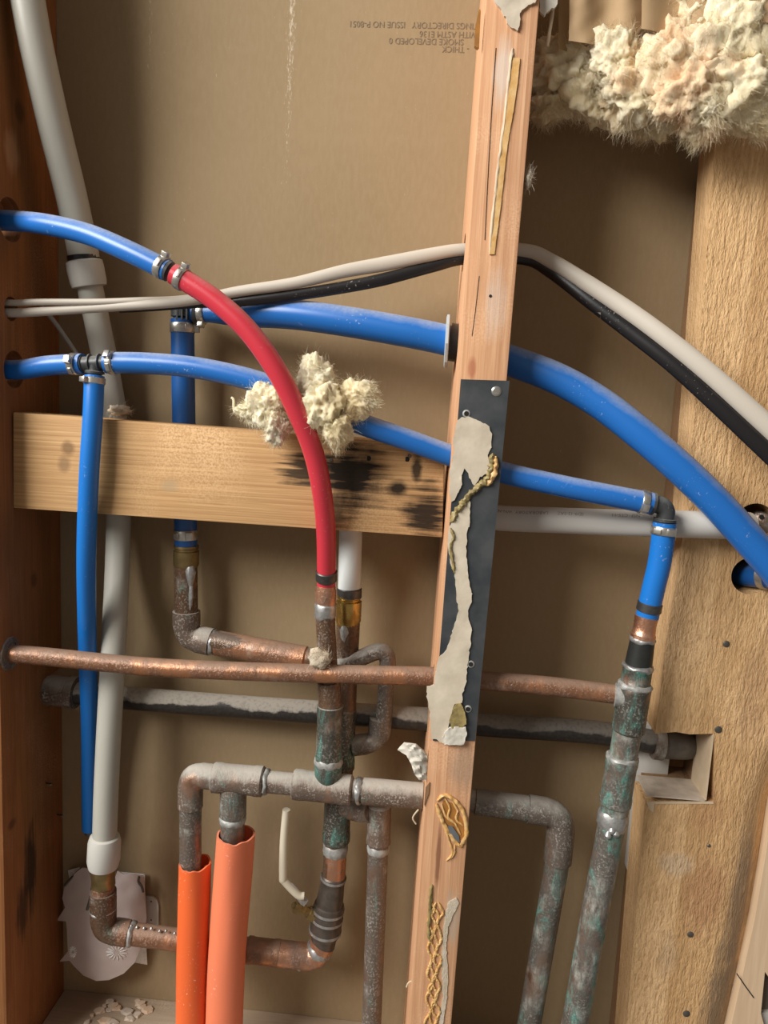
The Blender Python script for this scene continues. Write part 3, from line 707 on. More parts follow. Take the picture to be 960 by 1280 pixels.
lathe('brass_adapter', at(129.3, 1084, -.066), at(129, 1107, -.066), [(0, 11.6), (0.5, 11.8), (0.55, 11.2), (0.95, 11.6), (1, 10.6)], M['brass_dull'], th, 32)
lathe('solder_ring', at(129, 1134, -.066), at(129.2, 1139, -.066), solderprof(12), M['solder'], th)
lathe('coupling', at(143, 1164, -.064), at(162, 1167, -.062), [(0, 12.2), (0.1, 12.6), (0.9, 12.6), (1, 11)], M['copper_pipe'], th)
lathe('solder_ring', at(161, 1167, -.062), at(167, 1167.8, -.0615), solderprof(11.6), M['solder_dull'], th)
for i in range(9):
    c_ = at(146+9*i+random.uniform(-2, 2), 1155+1.3*i+random.uniform(-1, 1.5), -.065)
    lathe('solder_bead', c_-Vector((0, 0, .0015)), c_+Vector((0, 0, .0015)), [(0, 0.3), (0.25, 1.3), (0.5, 1.6), (0.75, 1.3), (1, 0.3)], M['solder'], th, 8)

# ------------------------------------------------------------------ manifold
YM = -.078
th = thing('copper_manifold', 'dust-covered copper manifold pipe crossing low through the middle stud', 'pipe', at(410, 985, YM))
mp = fillet([at(238, 1094, YM), at(238.5, 969, YM), at(300, 974, YM), at(440, 987, YM), at(530, 995, YM), at(620, 1004, YM), at(703, 1019, YM), at(697, 1080, YM), floor_pt(697, 1080, 660, 1290, YM)], 0.019)
radm = []
tube('pipe_body', mp, 0.0102, M['copper_dusty'], th, 24)
el = fillet([at(238, 1008, YM), at(238.5, 968, YM), at(266, 971, YM)], 0.02)
tube('elbow', el, [0.0118 if i < 2 or i > len(el)-3 else 0.0112 for i in range(len(el))], M['copper_dusty'], th, 24)
lathe('pipe_length', at(238.2, 1005, YM), at(238, 1094, YM), [(0, 10.4), (1, 10.4)], M['copper_grey'], th)
lathe('tee', at(266, 971.5, YM), at(330, 977, YM), sockprof(13.6), M['copper_dusty'], th)
lathe('tee_branch', at(292, 980, YM), at(291, 1020, YM), [(0, 11), (0.1, 12.4), (0.85, 12.6), (0.95, 12.8), (1, 11)], M['copper_grey'], th)
lathe('branch_pipe', at(291, 1018, YM), at(290, 1064, YM), [(0, 11.2), (1, 11.2)], M['copper_grey'], th)
lathe('solder_ring', at(291, 1019, YM), at(291, 1028, YM), solderprof(11.8), M['solder_dull'], th)
lathe('tee', at(366, 980, YM), at(440, 988, YM), sockprof(13.6), M['copper_dusty'], th)
lathe('solder_ring', at(330, 977, YM), at(336, 977.5, YM), solderprof(11.4), M['solder_dull'], th)
lathe('solder_ring', at(444, 988, YM), at(452, 989, YM), solderprof(11.8), M['solder'], th)
lathe('coupling', at(452, 988.5, YM), at(531, 995, YM), [(0, 10), (0.03, 12.2), (0.97, 11.8), (1, 10)], M['copper_dusty'], th)
lathe('coupling', at(592, 1001.5, YM), at(662, 1011, YM), [(0, 9), (0.03, 11.6), (0.97, 11.6), (1, 10)], M['copper_grey'], th)
el = fillet([at(660, 1011, YM), at(703, 1018, YM), at(697, 1076, YM)], 0.024)
tube('elbow', el, [0.0128 if i < 2 or i > len(el)-3 else 0.0122 for i in range(len(el))], M['copper_grey'], th, 24)
lathe('drop_pipe', at(697.5, 1072, YM), floor_pt(697, 1080, 660, 1290, YM), [(0, 11), (1, 11)], M['copper_verdigris'], th)
# front riser from the red pipe down to the manifold
YF = -.078
th = thing('copper_riser', 'copper riser under the red pipe with green patina, joining the manifold', 'pipe', at(411, 975, YF))
tube('pipe_body', catmull([at(407, 732, YF), at(407, 780, YF), at(411, 850, YF), at(414, 890, YF), at(411, 985, YF)], 5), 0.0088, M['copper_brown'], th, 24)
lathe('adapter', at(407, 731, YF), at(407, 756, YF), [(0, 7.5), (0.05, 9.2), (0.3, 9.8), (0.8, 9.4), (1, 9)], M['copper_bright'], th)
lathe('solder_ring', at(407, 754, YF), at(406.5, 772, YF), [(0, 9), (0.1, 9.9), (0.5, 9.7), (0.9, 9.9), (1, 9)], M['solder'], th)
lathe('reducer', at(411, 852, YF), at(413, 882, YF), [(0, 10.6), (0.8, 10.8), (0.95, 11.6), (1, 11)], M['copper_brown'], th)
lathe('socket', at(413, 880, YF), at(410.5, 954, YF), sockprof(11.8), M['copper_green'], th)
lathe('tee_neck', at(410.5, 950, YF), at(410, 986, YF), [(0, 12.2), (0.1, 13), (0.5, 12.6), (0.8, 10.5), (1, 8)], M['copper_green'], th)
lathe('solder_ring', at(410.8, 946, YF), at(410.3, 958, YF), solderprof(12.4), M['solder_dull'], th)
# middle drop pipe
th = thing('copper_pipe', 'greenish copper drop pipe standing just left of the middle stud', 'pipe', at(464, 1290, -.06))
tube('pipe_body', [at(474, 1016, -.06), at(472, 1080, -.06), floor_pt(472, 1080, 464, 1290, -.06)], 0.0098, M['copper_grey'], th, 24)
lathe('socket', at(474.5, 1004, -.06), at(473, 1056, -.06), [(0, 9), (0.05, 11.4), (0.8, 11.4), (0.92, 12), (1, 9.6)], M['copper_dusty'], th)
lathe('solder_ring', at(473, 1055, -.06), at(472.6, 1066, -.06), solderprof(10), M['solder_dull'], th)

# orange sleeves
def sleeve(name, pts, r, mat, seed, label):
    path = catmull([P(*p) for p in pts] + [floor_pt(*pts[-2][:2], *pts[-1][:2], pts[-1][2])], 6); m = len(path)
    rnd = random.Random(seed); ph = rnd.uniform(0, 6)
    def shp(a, i): return 1 + 0.055*math.cos(2*a+ph) + 0.03*math.cos(3*a+1.3*ph+i*0.12) + 0.035*noise.noise(Vector((math.cos(a)*1.5, math.sin(a)*1.5, i*0.22+seed)))
    n = 40
    Vo, Fo = sweep_geo(path, r, n, False, shp)
    Vi, Fi = sweep_geo(path, r-0.0018, n, False, shp)
    for k in range(n):
        dz = 0.0025*noise.noise(Vector((math.cos(2*math.pi*k/n)*2, math.sin(2*math.pi*k/n)*2, seed)))
        Vo[k] = Vo[k]+Vector((0, 0, dz)); Vi[k] = Vi[k]+Vector((0, 0, dz))
    V, Fc = join_geo([(Vo, Fo), (Vi, [tuple(reversed(q)) for q in Fi])])
    b = len(Vo); e = (m-1)*n
    for k in range(n):
        k2 = (k+1) % n
        Fc.append((k, b+k, b+k2, k2)); Fc.append((e+k, e+k2, b+e+k2, b+e+k))
    o = mk(name, V, Fc, mat); autosmooth(o, 50)
    return tag(o, label, 'pipe sleeve')
sleeve('pipe_sleeve', [(243.5, 1079, YM-.001), (242.5, 1130, YM), (241, 1200, YM), (240, 1300, YM)], 0.0148, M['orange_foam'], 3, 'bright orange plastic sleeve around the leftmost drop pipe, the shorter one')
sleeve('pipe_sleeve', [(294.5, 1043, YM-.001), (290, 1110, YM), (284, 1200, YM), (280, 1300, YM)], 0.0175, M['salmon_foam'], 8, 'salmon orange plastic sleeve, the taller and wider of the two')

# ------------------------------------------------------------------ long copper pipe, right riser
YH = -.092
th = thing('copper_pipe', 'long thin copper pipe crossing from the left stud to the right riser', 'pipe', at(400, 842, YH))
hp = [PX(12, 817, XL) - Vector((0.03, 0, 0)), PX(12, 817, XL), at(60, 821, -.095), at(180, 833, YH), at(300, 839, YH), at(460, 843.5, YH), at(540, 845.5, YH), at(606, 851, YH), at(690, 858, -.094), at(778, 869, -.098)]
tube('pipe_body', catmull(hp, 6), 0.0083, M['copper_pipe'], th, 24)
e0 = PX(12, 817, XL)
lathe('escutcheon', e0 + Vector((0.0002, 0, 0)), e0 + Vector((0.0022, 0, 0)), [(0, 16), (0.6, 15), (1, 10)], M['copper_grey'], th, 12)
YQ = -.100
th = thing('copper_riser', 'verdigris-stained copper riser standing in front of the rough board on the right', 'pipe', at(718, 1295, YQ))
tube('pipe_body', catmull([at(797, 838, YQ), at(794, 856, YQ), at(790, 880, YQ), at(775, 970, YQ), at(763, 1040, YQ), at(742, 1150, YQ), at(716, 1295, YQ), floor_pt(742, 1150, 716, 1295, YQ)], 5), 0.0119, M['copper_verdigris'], th, 26)
lathe('adapter', at(808.5, 769, YQ), at(803, 799, YQ), [(0, 8), (0.05, 9.8), (0.4, 9.2), (0.75, 9.6), (0.8, 10.4), (0.97, 10.4), (1, 9)], M['copper_bright'], th)
lathe('solder_ring', at(803.5, 796, YQ), at(802.5, 803, YQ), solderprof(10), M['solder'], th)
lathe('dark_length', at(803, 801, YQ), at(797.5, 834, YQ), [(0, 10.2), (1, 11.4)], simple('copper_black', (0.035, 0.037, 0.035), 0.4, 0.4, 0.4, 90, 0.0004), th)
lathe('tee_socket', at(797.5, 832, YQ), at(794, 858, YQ), sockprof(12.2), M['copper_green'], th)
lathe('tee', at(794, 856, YQ), at(785, 915, YQ), [(0, 12), (0.05, 13.8), (0.6, 13.6), (0.95, 13.8), (1, 12)], M['copper_green'], th)
lathe('tee_branch', at(768, 868, -.098), at(786, 870.5, YQ), [(0, 8.4), (0.05, 10.6), (0.4, 10), (1, 11.5)], M['solder_dull'], th)
lathe('solder_ring', at(797.8, 830, YQ), at(796.6, 837, YQ), solderprof(12.4), M['solder'], th)
lathe('solder_ring', at(794.5, 853, YQ), at(793.2, 860, YQ), solderprof(13.6), M['solder_dull'], th)
lathe('coupling', at(778.5, 945, YQ), at(768.5, 1006, YQ), sockprof(13.2), M['copper_verdigris'], th)
lathe('solder_ring', at(778.6, 944, YQ), at(777.5, 951, YQ), solderprof(13), M['solder_dull'], th)
lathe('solder_ring', at(767.5, 1014, YQ), at(764.5, 1034, YQ), solderprof(12.6), M['solder'], th)
for dx, dy in ((-6, 1044), (4, 1042), (-1, 1038)):
    c_ = at(766+dx, dy, YQ-.0115)
    lathe('solder_bead', c_-Vector((0, 0, .004)), c_+Vector((0, 0, .004)), [(0, 0.5), (0.25, 2.8), (0.5, 3.4), (0.75, 2.6), (1, 0.4)], M['solder'], th, 12)

# ------------------------------------------------------------------ blue and red plastic pipes
H0 = PX(13, 276, XL)
up1 = [H0 - Vector((0.03, 0, 0)), H0 + Vector((0.004, 0, 0)), at(60, 281, -.098), at(110, 293, -.112), at(160, 314, -.124), at(210, 338.5, -.13)]
th = thing('blue_pipe', 'short blue pipe arching from the top left hole to the red pipe', 'pipe', at(110, 300, -.11))
bl_ = catmull(up1, 8)
tube('pipe_body', bl_, 0.0086, M['blue_pex'], th, 26)
clamp(at(199, 332, -.129), at(207, 336.5, -.13), 8.7, th, Vector((0.25, -0.3, 1)))
th = thing('red_pipe', 'red plastic pipe curving down in front of the blocking to a copper riser', 'pipe', at(407, 730, YF))
rp = [(217, 342.5, -.13), (234, 352, -.131), (270, 376, -.133), (310, 413, -.135), (345, 462, -.134), (371, 513, -.128), (391, 563, -.119), (402, 612, -.110), (407.5, 665, -.096), (408, 732, YF)]
rpp = pexpath(rp)
tube('pipe_body', rpp, 0.0085, M['red_pex'], th, 26)
lathe('coupling', at(206, 336.3, -.13), at(219, 343.5, -.13), [(0, 6), (0.2, 6), (0.22, 8.4), (0.45, 8.4), (0.47, 6), (1, 6)], M['black_fitting'], th)
clamp(at(223, 346, -.1305), at(231, 350.5, -.131), 8.6, th, Vector((0.25, -0.3, 1)))
lathe('crimp_ring', on_path(rpp, 713), on_path(rpp, 725), ringprof(9.7), M['steel_dark'], th)

# lower blue run
HL = PX(17, 462, XL)
th = thing('blue_pipe', 'short blue pipe from the lower left hole to the black tee', 'pipe', at(60, 470, -.09))
tube('pipe_body', catmull([HL - Vector((0.03, 0, 0)), HL + Vector((0.004, 0, 0)), at(60, 457, -.088), at(104, 454.5, -.094)], 6), 0.0086, M['blue_pex'], th, 26)
clamp(at(90, 455, -.093), at(98, 455, -.094), 8.7, th, Vector((0.1, -1, 0.3)))
th = thing('pipe_tee', 'small black plastic tee joining three blue pipes at upper left', 'fitting', at(118, 470, -.095))
YT = -.095
V, Fc = join_geo([lathe_geo(at(101, 455, YT), at(137, 453.5, YT), [(0, .006), (.08, .0072), (.1, .0062), (.3, .0062), (.32, .0082), (.36, .0082), (.38, .0066), (.62, .0066), (.64, .0082), (.68, .0082), (.7, .0062), (.9, .0062), (.92, .0072), (1, .006)], 20)])
autosmooth(mk('tee_run', V, Fc, M['black_fitting'], th), 40)
lathe('tee_branch', at(119, 456, YT), at(118, 474, YT), [(0, 6.5), (0.4, 6.5), (0.45, 8.2), (0.6, 8.2), (0.65, 6), (1, 6)], M['black_fitting'], th)
th = thing('blue_pipe', 'blue pipe running from the black tee under the wool tuft and through the middle stud', 'pipe', at(400, 510, -.1))
lb = [(133, 453.5, YT), (180, 454, -.097), (240, 459, -.1), (300, 471, -.102), (345, 485, -.103), (400, 508, -.104), (455, 531, -.104), (510, 550, -.102), (562, 569, -.0985), (626, 590, -.098), (700, 607, -.102), (760, 619, -.104), (815, 629.5, -.105)]
tube('pipe_body', pexpath(lb), 0.0091, M['blue_pex'], th, 26)
clamp(at(137, 453.5, YT), at(145, 453.5, -.0955), 9.2, th, Vector((0, -0.9, 0.6)))
clamp(at(800, 626.5, -.105), at(809, 628.5, -.105), 9.2, th, Vector((0.1, -1, -0.3)))
th = thing('blue_pipe', 'blue pipe hanging from the black tee in front of the blocking', 'pipe', at(112, 1040, -.03))
db = [(118, 470, YT), (116, 520, -.099), (111, 600, -.1), (108, 690, -.092), (108.5, 770, -.072), (110, 830, -.056), (112, 900, -.042), (112.5, 970, -.034), (113, 1036, -.030)]
tube('pipe_body', pexpath(db), 0.0084, M['blue_pex_bright'], th, 26)
clamp(at(118, 472, YT), at(117.6, 480, -.0955), 8.5, th, Vector((-0.5, -1, 0)))
A = at(113, 1033, -.030); lathe('end_cap', A, at(113, 1042, -.030), ringprof(6), M['nail_grey'], th)

# elbow and short drop at right
th = thing('pipe_elbow', 'small dark plastic elbow at the right end of the lower blue pipe', 'fitting', at(831, 650, -.105))
tube('elbow_body', fillet([at(808, 628, -.105), at(834, 633, -.105), at(829.5, 664, -.105)], 0.0085), 0.0074, M['black_fitting'], th, 24)
lathe('shoulder', at(814, 629.5, -.105), at(818, 630.3, -.105), ringprof(9.4), M['black_fitting'], th)
lathe('shoulder', at(831.5, 648, -.105), at(831, 652, -.105), ringprof(9.4), M['black_fitting'], th)
th = thing('blue_pipe', 'short blue drop pipe between the dark elbow and the right copper riser', 'pipe', at(809, 772, -.1))
dpp = pexpath([(831, 653, -.105), (825, 700, -.104), (817, 735, -.102), (809, 771, YQ)])
tube('pipe_body', dpp, 0.0094, M['blue_pex_bright'], th, 26)
clamp(at(830, 658, -.105), at(828.5, 668, -.105), 9.5, th, Vector((0.3, -1, 0)))
lathe('crimp_ring', on_path(dpp, 753), on_path(dpp, 764), ringprof(10.3), M['steel_dark'], th)

# dark blue riser behind the blocking, its tee, and the big blue main
th = thing('blue_pipe', 'dark blue riser standing behind the blocking at left', 'pipe', at(232, 680, YB))
tube('pipe_body', [at(228, 399, YB), at(230, 540, YB), at(232.5, 682, YB)], 0.0108, M['blue_pex_clean'], th, 26)
clamp(at(228, 404, YB), at(228.2, 416, YB), 10.9, th, Vector((1, 0.2, 0)), M['steel'])
clamp(at(232, 662, YB), at(232.2, 674, YB), 10.9, th, Vector((0.6, -1, 0)), M['steel'])
th = thing('pipe_tee', 'black plastic tee on top of the dark blue riser', 'fitting', at(228, 400, YB))
lathe('tee_run', at(228, 372, YB), at(228, 402, YB), [(0, 8.5), (0.5, 8.5), (0.55, 10.4), (0.8, 10.4), (0.85, 8), (1, 8)], M['black_fitting'], th)
for dx in (-6, 0, 6):
    box('rib', at(228+dx, 390, YB-.009), Vector((.0008, 0, 0)), Vector((0, .002, 0)), Vector((0, 0, .007)), M['black_fitting'], th)
lathe('tee_branch', at(230, 390, YB), at(249, 392, YB-.001), [(0, 8), (0.7, 8), (0.75, 10), (1, 9)], M['black_fitting'], th)
th = thing('blue_pipe', 'thick blue main pipe passing through the middle stud and sweeping down to the right', 'pipe', at(600, 440, -.07))
bm_ = [(240, 391, YB), (275, 391.5, -.036), (320, 391, -.046), (370, 393.5, -.054), (430, 401.5, -.06), (500, 413.5, -.064), (566, 427.5, -.066), (644, 453, -.072), (700, 475, -.08), (752, 505, -.088), (800, 542, -.096), (850, 585, -.102), (900, 634, -.106), (962, 704, -.108), (985, 732, -.108)]
mpth = pexpath(bm_)
tube('pipe_body', mpth, [0.0085 + 0.0046*min(1, max(0, (proj(p)[0]-262)/45)) for p in mpth], M['blue_pex'], th, 30)
clamp(at(249, 391.4, YB-.001), at(257, 391.6, -.0335), 8.9, th, Vector((0, -0.3, -1)))
f0 = at(558.5, 427, -.066); 
V, Fc = lathe_geo(f0 + Vector((-.0015, 0, 0)), f0 + Vector((.0018, 0, 0)), [(0, .0135), (0, .0205), (.2, .0228), (.8, .0228), (1, .0205), (1, .0135)], 8)
th = thing('pipe_grommet', 'pale grey collar plate around the blue main left of the middle stud', 'grommet', f0)
autosmooth(mk('flange', V, Fc, M['flange_grey'], th), 30)
lathe('sleeve', f0 + Vector((.0018, 0, 0)), f0 + Vector((.010, 0, -.001)), [(0, 16.2), (1, 16.2)], M['cable_black'], th)
# pipe inside the lower right hole and its fitting
th = thing('blue_pipe', 'blue pipe end seen inside the lower round hole of the rough board', 'pipe', at(935, 722, -.05))
tube('pipe_body', [at(925, 718, -.035), at(948, 719, -.066), at(980, 722, -.082)], 0.0108, M['blue_pex_clean'], th, 24)
lathe('clamp_band', at(951, 719, -.068), at(960, 720, -.073), ringprof(11.8), M['steel'], th)
th = thing('pipe_stub', 'worn brown pipe stub inside the upper round hole of the rough board', 'pipe', at(950, 660, -.05))
lathe('stub_body', at(948, 655, -.062), at(950, 656, -.02), [(0, 6), (0.03, 10), (0.1, 11.5), (1, 11.5)], M['copper_grey'], th)
lathe('bolt_hole', at(952, 646, -.0632), at(952, 646, -.058), [(0, 2), (1, 2)], M['hole_dark'], th, 10)
# white pipe crossing behind the elbow
YW = -.045
th = thing('white_pipe', 'white plastic pipe with small printing passing behind the dark elbow at right', 'pipe', at(730, 660, -.06))
wp = catmull([at(545, 634, -.045), at(612, 646.5, -.046), at(700, 650.5, -.055), at(780, 653.5, -.07), at(845, 655, -.0835), at(905, 656.5, -.0835), at(935, 657, -.074)], 6)
tube('pipe_body', wp, 0.0116, M['white_cpvc'], th, 26)
def pipe_print(text, px, size, r, th0):
    """upside-down print wrapped on the pipe, running right from pixel column px"""
    cu = bpy.data.curves.new('print', 'FONT'); cu.body = text; cu.size = size; cu.align_x = 'RIGHT'; cu.align_y = 'CENTER'; cu.resolution_u = 2
    tmp = bpy.data.objects.new('tmp', cu); C.objects.link(tmp)
    dg = bpy.context.evaluated_depsgraph_get(); dg.update()
    me = bpy.data.meshes.new_from_object(tmp.evaluated_get(dg)); bpy.data.objects.remove(tmp, do_unlink=True)
    S = [0.0]
    for i in range(1, len(wp)): S.append(S[-1] + (wp[i]-wp[i-1]).length)
    s0 = np.interp(px, [proj(p)[0] for p in wp], S)
    for v in me.vertices:
        sa = s0 - v.co.x
        i = max(0, min(len(wp)-2, int(np.searchsorted(S, sa))-1)); k = (sa-S[i])/(S[i+1]-S[i])
        c = wp[i].lerp(wp[i+1], k); T = (wp[i+1]-wp[i]).normalized()
        u = (Vector((0, 0, 1)) - T*T.z).normalized(); f = T.cross(u)
        if f.y > 0: f = -f
        a = th0 - v.co.y/r
        v.co = c + (f*math.cos(a) + u*math.sin(a))*r
    link('printed_text', me, M['pipe_ink'], th, False)
pipe_print('LABORATORY  WN-NS', 619, 0.0046, 0.01175, 0.72)
pipe_print('SD9-12-SAZ', 697, 0.0046, 0.01175, 0.72)
pipe_print('NSF  CTS-11', 765, 0.0046, 0.01175, 0.72)
# white pipe stub above the brass adapter
th = thing('white_pipe', 'short white plastic pipe dropping from behind the blocking to a brass adapter', 'pipe', at(436, 745, YV))
tube('pipe_body', [at(440.5, 560, -.030), at(439, 640, -.034), at(437.5, 700, YV+.002), at(436.5, 746, YV)], 0.0109, M['white_pex'], th, 26)
lathe('crimp_ring', at(436.8, 735, YV), at(436.6, 747, YV), ringprof(11.8), M['steel_dark'], th)

# ------------------------------------------------------------------ cables
def cable(label, pts, ru, rv, mat, first=None, group=None):
    ps = [P(*p) for p in pts]
    if first is not None: ps = [first - Vector((0.03, 0, 0)), first + Vector((0.002, 0, 0))] + ps
    path = catmull(ps, 7); m = len(path)
    R = []
    for i in range(m):
        x = proj(path[i])[0]; R.append((np.interp(x, *ru)/1000, np.interp(x, *rv)/1000))
    def shp(a, i):
        return 1/math.sqrt((math.cos(a)/R[i][0])**2 + (math.sin(a)/R[i][1])**2)
    o = tube('electrical_cable', path, 1.0, mat, None, 18, shp)
    return tag(o, label, 'cable')
hA = PX(14, 391, XL); hB = PX(14, 378.5, XL)
cable('white electrical cable from the left hole arching through the stud to the right edge',
      [(60, 389, -.080), (135, 384, -.076), (230, 377, -.072), (300, 364, -.070), (367, 354, -.068), (430, 339, -.066), (480, 330, -.064), (540, 318, -.063), (583, 312, -.062), (655, 313, -.062), (690, 327, -.066), (740, 358, -.078), (790, 391, -.090), (840, 428, -.102), (890, 469, -.112), (940, 514, -.12), (985, 556, -.125), (1060, 630, -.13), (1130, 705, -.13)],
      ([0, 240, 370, 480, 600, 740, 950], [3.8, 4.2, 5.0, 6.2, 5.0, 6.8, 7.6]), ([0, 400, 950], [4.0, 3.6, 4.2]), M['cable_white'], hA)
cable('thinner off-white cable strand lying just above the white cable at left',
      [(50, 377.5, -.083), (120, 377.5, -.079), (175, 375.5, -.074), (230, 373, -.0675), (300, 362, -.063), (370, 352, -.0605)],
      ([0, 240, 370], [2.8, 2.8, 2.0]), ([0, 400], [2.8, 2.4]), M['cable_white'], hB)
cable('black electrical cable strapped under the white cable through the middle stud',
      [(150, 388, -.066), (200, 385, -.067), (250, 381, -.067), (300, 377, -.067), (367, 369, -.065), (430, 359, -.063), (480, 349, -.062), (540, 333, -.060), (583, 323, -.059), (655, 323, -.059), (690, 340, -.063), (740, 378, -.076), (790, 416, -.088), (840, 455, -.100), (890, 500, -.110), (940, 547, -.118), (985, 590, -.123), (1060, 665, -.128), (1130, 740, -.128)],
      ([0, 240, 300, 370, 480, 600, 740, 950], [2.0, 2.5, 4.5, 5.0, 5.4, 5.0, 6.2, 7.0]), ([0, 400, 950], [2.4, 3.4, 3.8]), M['cable_black'])
o = tube('thin_wire', catmull([P(52, 384, -.05), P(68, 402, -.047), P(84, 425, -.043), P(98, 445, -.04)], 6), 0.0021, M['cable_grey'], None, 10)
tag(o, 'thin grey wire hanging below the cables near the left stud', 'wire')

# ------------------------------------------------------------------ nail plate, plaster and glue on the centre stud
PLY = cs - 0.0014
plate = sheet('nail_plate', [(576, 474), (637, 476), (594, 926), (541, 926)], lambda x, y: PLY, 0.0012, M['plate_black'], cth, 30)
plate['label'] = 'black steel nail plate'
A = P(620.5, 489, PLY); lathe('nail_head', A + Vector((0, -0.0012, 0)), A + Vector((0, 0.001, 0)), [(0, 2.8), (0.4, 4.0), (1, 4.0)], M['steel'], plate, 16)
for px, py in ((583, 517), (588.5, 830), (585, 886)):
    A = P(px, py, PLY)
    lathe('plate_hole_rim', A + Vector((0, -0.0008, 0)), A + Vector((0, 0.001, 0)), [(0, 2.4), (0.2, 3.1), (1, 3.3)], M['solder_dull'], plate, 14)
    lathe('plate_hole', A + Vector((0, -0.001, 0)), A + Vector((0, 0.001, 0)), [(0, 2.0), (1, 2.0)], M['hole_dark'], plate, 12)
z4 = lambda L: [(500+x/6, 460+y/6) for x, y in L]
z5 = lambda L: [(520+x/4.264, 660+y/4.264) for x, y in L]
z3 = lambda L: [(560+x/6, y/6) for x, y in L]
z6 = lambda L: [(500+x/3.557, 920+y/3.557) for x, y in L]
def lump(base, amp, fr=0.05): return lambda x, y: base - amp*(0.75 + 0.35*noise.noise(Vector((x*fr, y*fr, 1.7))) + 0.12*noise.noise(Vector((x*fr*6, y*fr*6, 4.7))))
m1 = sheet('plaster_patch', z4([(430, 395), (470, 370), (520, 365), (600, 400), (670, 440), (690, 500), (685, 600), (660, 640), (670, 720), (655, 790), (600, 820), (560, 880), (540, 870), (500, 770), (480, 755), (465, 800), (465, 880), (440, 930), (410, 990), (384, 1000), (368, 940), (378, 830), (366, 800), (380, 740), (400, 640), (405, 500)]),
      lump(PLY-.0002, .0016), .0022, M['mud'], cth, 4, 2.0, True, PLY+.0002)
m2 = sheet('plaster_patch', z4([(505, 985), (522, 1000), (527, 1080), (520, 1200)]) + z5([(275, 0), (268, 100), (275, 240), (298, 350), (295, 400), (278, 430), (280, 480), (298, 545), (285, 650), (275, 740), (265, 830), (250, 880), (245, 935), (205, 935), (180, 1020), (165, 1090), (165, 1150), (140, 1150), (110, 1130), (80, 1120), (75, 1000), (58, 900), (60, 845), (95, 840), (105, 760), (120, 695), (160, 650), (185, 590), (210, 500), (228, 440), (215, 360), (205, 240), (180, 170), (165, 60)]) + z4([(368, 1200), (400, 1120), (440, 1060)]),
      lump(PLY-.0002, .0016), .0022, M['mud'], cth, 4, 2.0, True, PLY+.0002)
sheet('plaster_patch', z3([(335, -240), (340, -60), (345, 0), (400, 70), (440, 150), (450, 180), (490, 215), (520, 225), (540, 190), (535, 100), (570, 65), (600, 40), (650, 20), (672, -10), (680, -240)]),
      lump(cs-.0006, .002), .003, M['mud'], cth, 4, 2.5, True, cs+.0002)
sheet('plaster_crumb', z5([(165, 1075), (205, 1060), (262, 1060), (272, 1100), (255, 1155), (180, 1158), (150, 1150), (140, 1120)]), lump(PLY-.001, .003, .3), .004, M['mud_white'], cth, 3, 1.5, True, PLY+.0002)
sheet('adhesive_patch', z5([(215, 940), (240, 935), (262, 985), (270, 1045), (240, 1065), (190, 1068), (178, 1030), (195, 975)]), lump(PLY-.0016, .002, .5), .003, M['glue_olive'], cth, 2.5, 1.0, True, PLY+.0002)
def bead(name, pts, r, mat, wob=0.35, seed=0, parent=None, Y=None):
    path = catmull([P(x, y, Y) for x, y in pts], 8)
    def shp(a, i): return 1 + wob*noise.noise(Vector((math.cos(a)*0.8, math.sin(a)*0.8, i*0.45+seed*7)))
    m = len(path)
    return tube(name, path, [r*(0.35+0.65*min(1, min(i, m-1-i)/4)) for i in range(m)], mat, parent or cth, 10, shp)
bead('adhesive_bead', z4([(700, 640), (690, 700), (678, 770), (650, 835), (600, 880), (545, 925), (490, 990), (450, 1040), (410, 1100), (385, 1160)]), 0.0024, M['glue_olive'], 0.9, 1, None, PLY-.0010)
bead('adhesive_bead', z4([(720, 660), (715, 740), (690, 830), (640, 880)]), 0.0022, M['glue'], 0.9, 2, None, PLY-.0012)
bead('adhesive_bead', z5([(185, 0), (200, 50), (185, 100), (195, 180), (205, 240)]), 0.0012, M['glue_olive'], 0.9, 3, None, PLY-.0018)
# amber adhesive strips on the upper stud
sheet('adhesive_strip', z3([(490, 432), (540, 432), (520, 640), (490, 840), (460, 1000), (432, 1200)]) + [(627, 250), (618, 318), (612, 318), (617, 250)] + z3([(388, 1200), (420, 960), (450, 720), (475, 540)]), lump(cs-.0004, .0010, .08), .0016, M['glue'], cth, 5, 0.8, True, cs+.0002)
bead('adhesive_bead', [(641, 60), (638, 80), (634, 120), (628, 170), (622, 215), (617, 260), (612, 318)], 0.0011, M['paper_edge'], 0.7, 4, None, cs-.0004)
sheet('adhesive_drip', [(598, 14), (600, 11), (601, 14), (599, 58), (596.5, 60), (593, 57), (594, 35)], lambda x, y: -.1212, .004, M['glue_brown'], cth, 4)
tube('split', [P(*q, cs-.0001) for q in ((620, 60), (615, 130), (611, 200), (606, 300))], 0.00028, M['hole_dark'], cth, 6)
tube('split', [P(*q, cs-.0001) for q in ((590, 420), (594, 390), (599, 345))], 0.00025, M['hole_dark'], cth, 6)
A = P(613, 370, cs); lathe('nail_hole', A + Vector((0, -.0003, 0)), A + Vector((0, .001, 0)), [(0, 1.2), (1, 1.4)], M['hole_dark'], cth, 10)
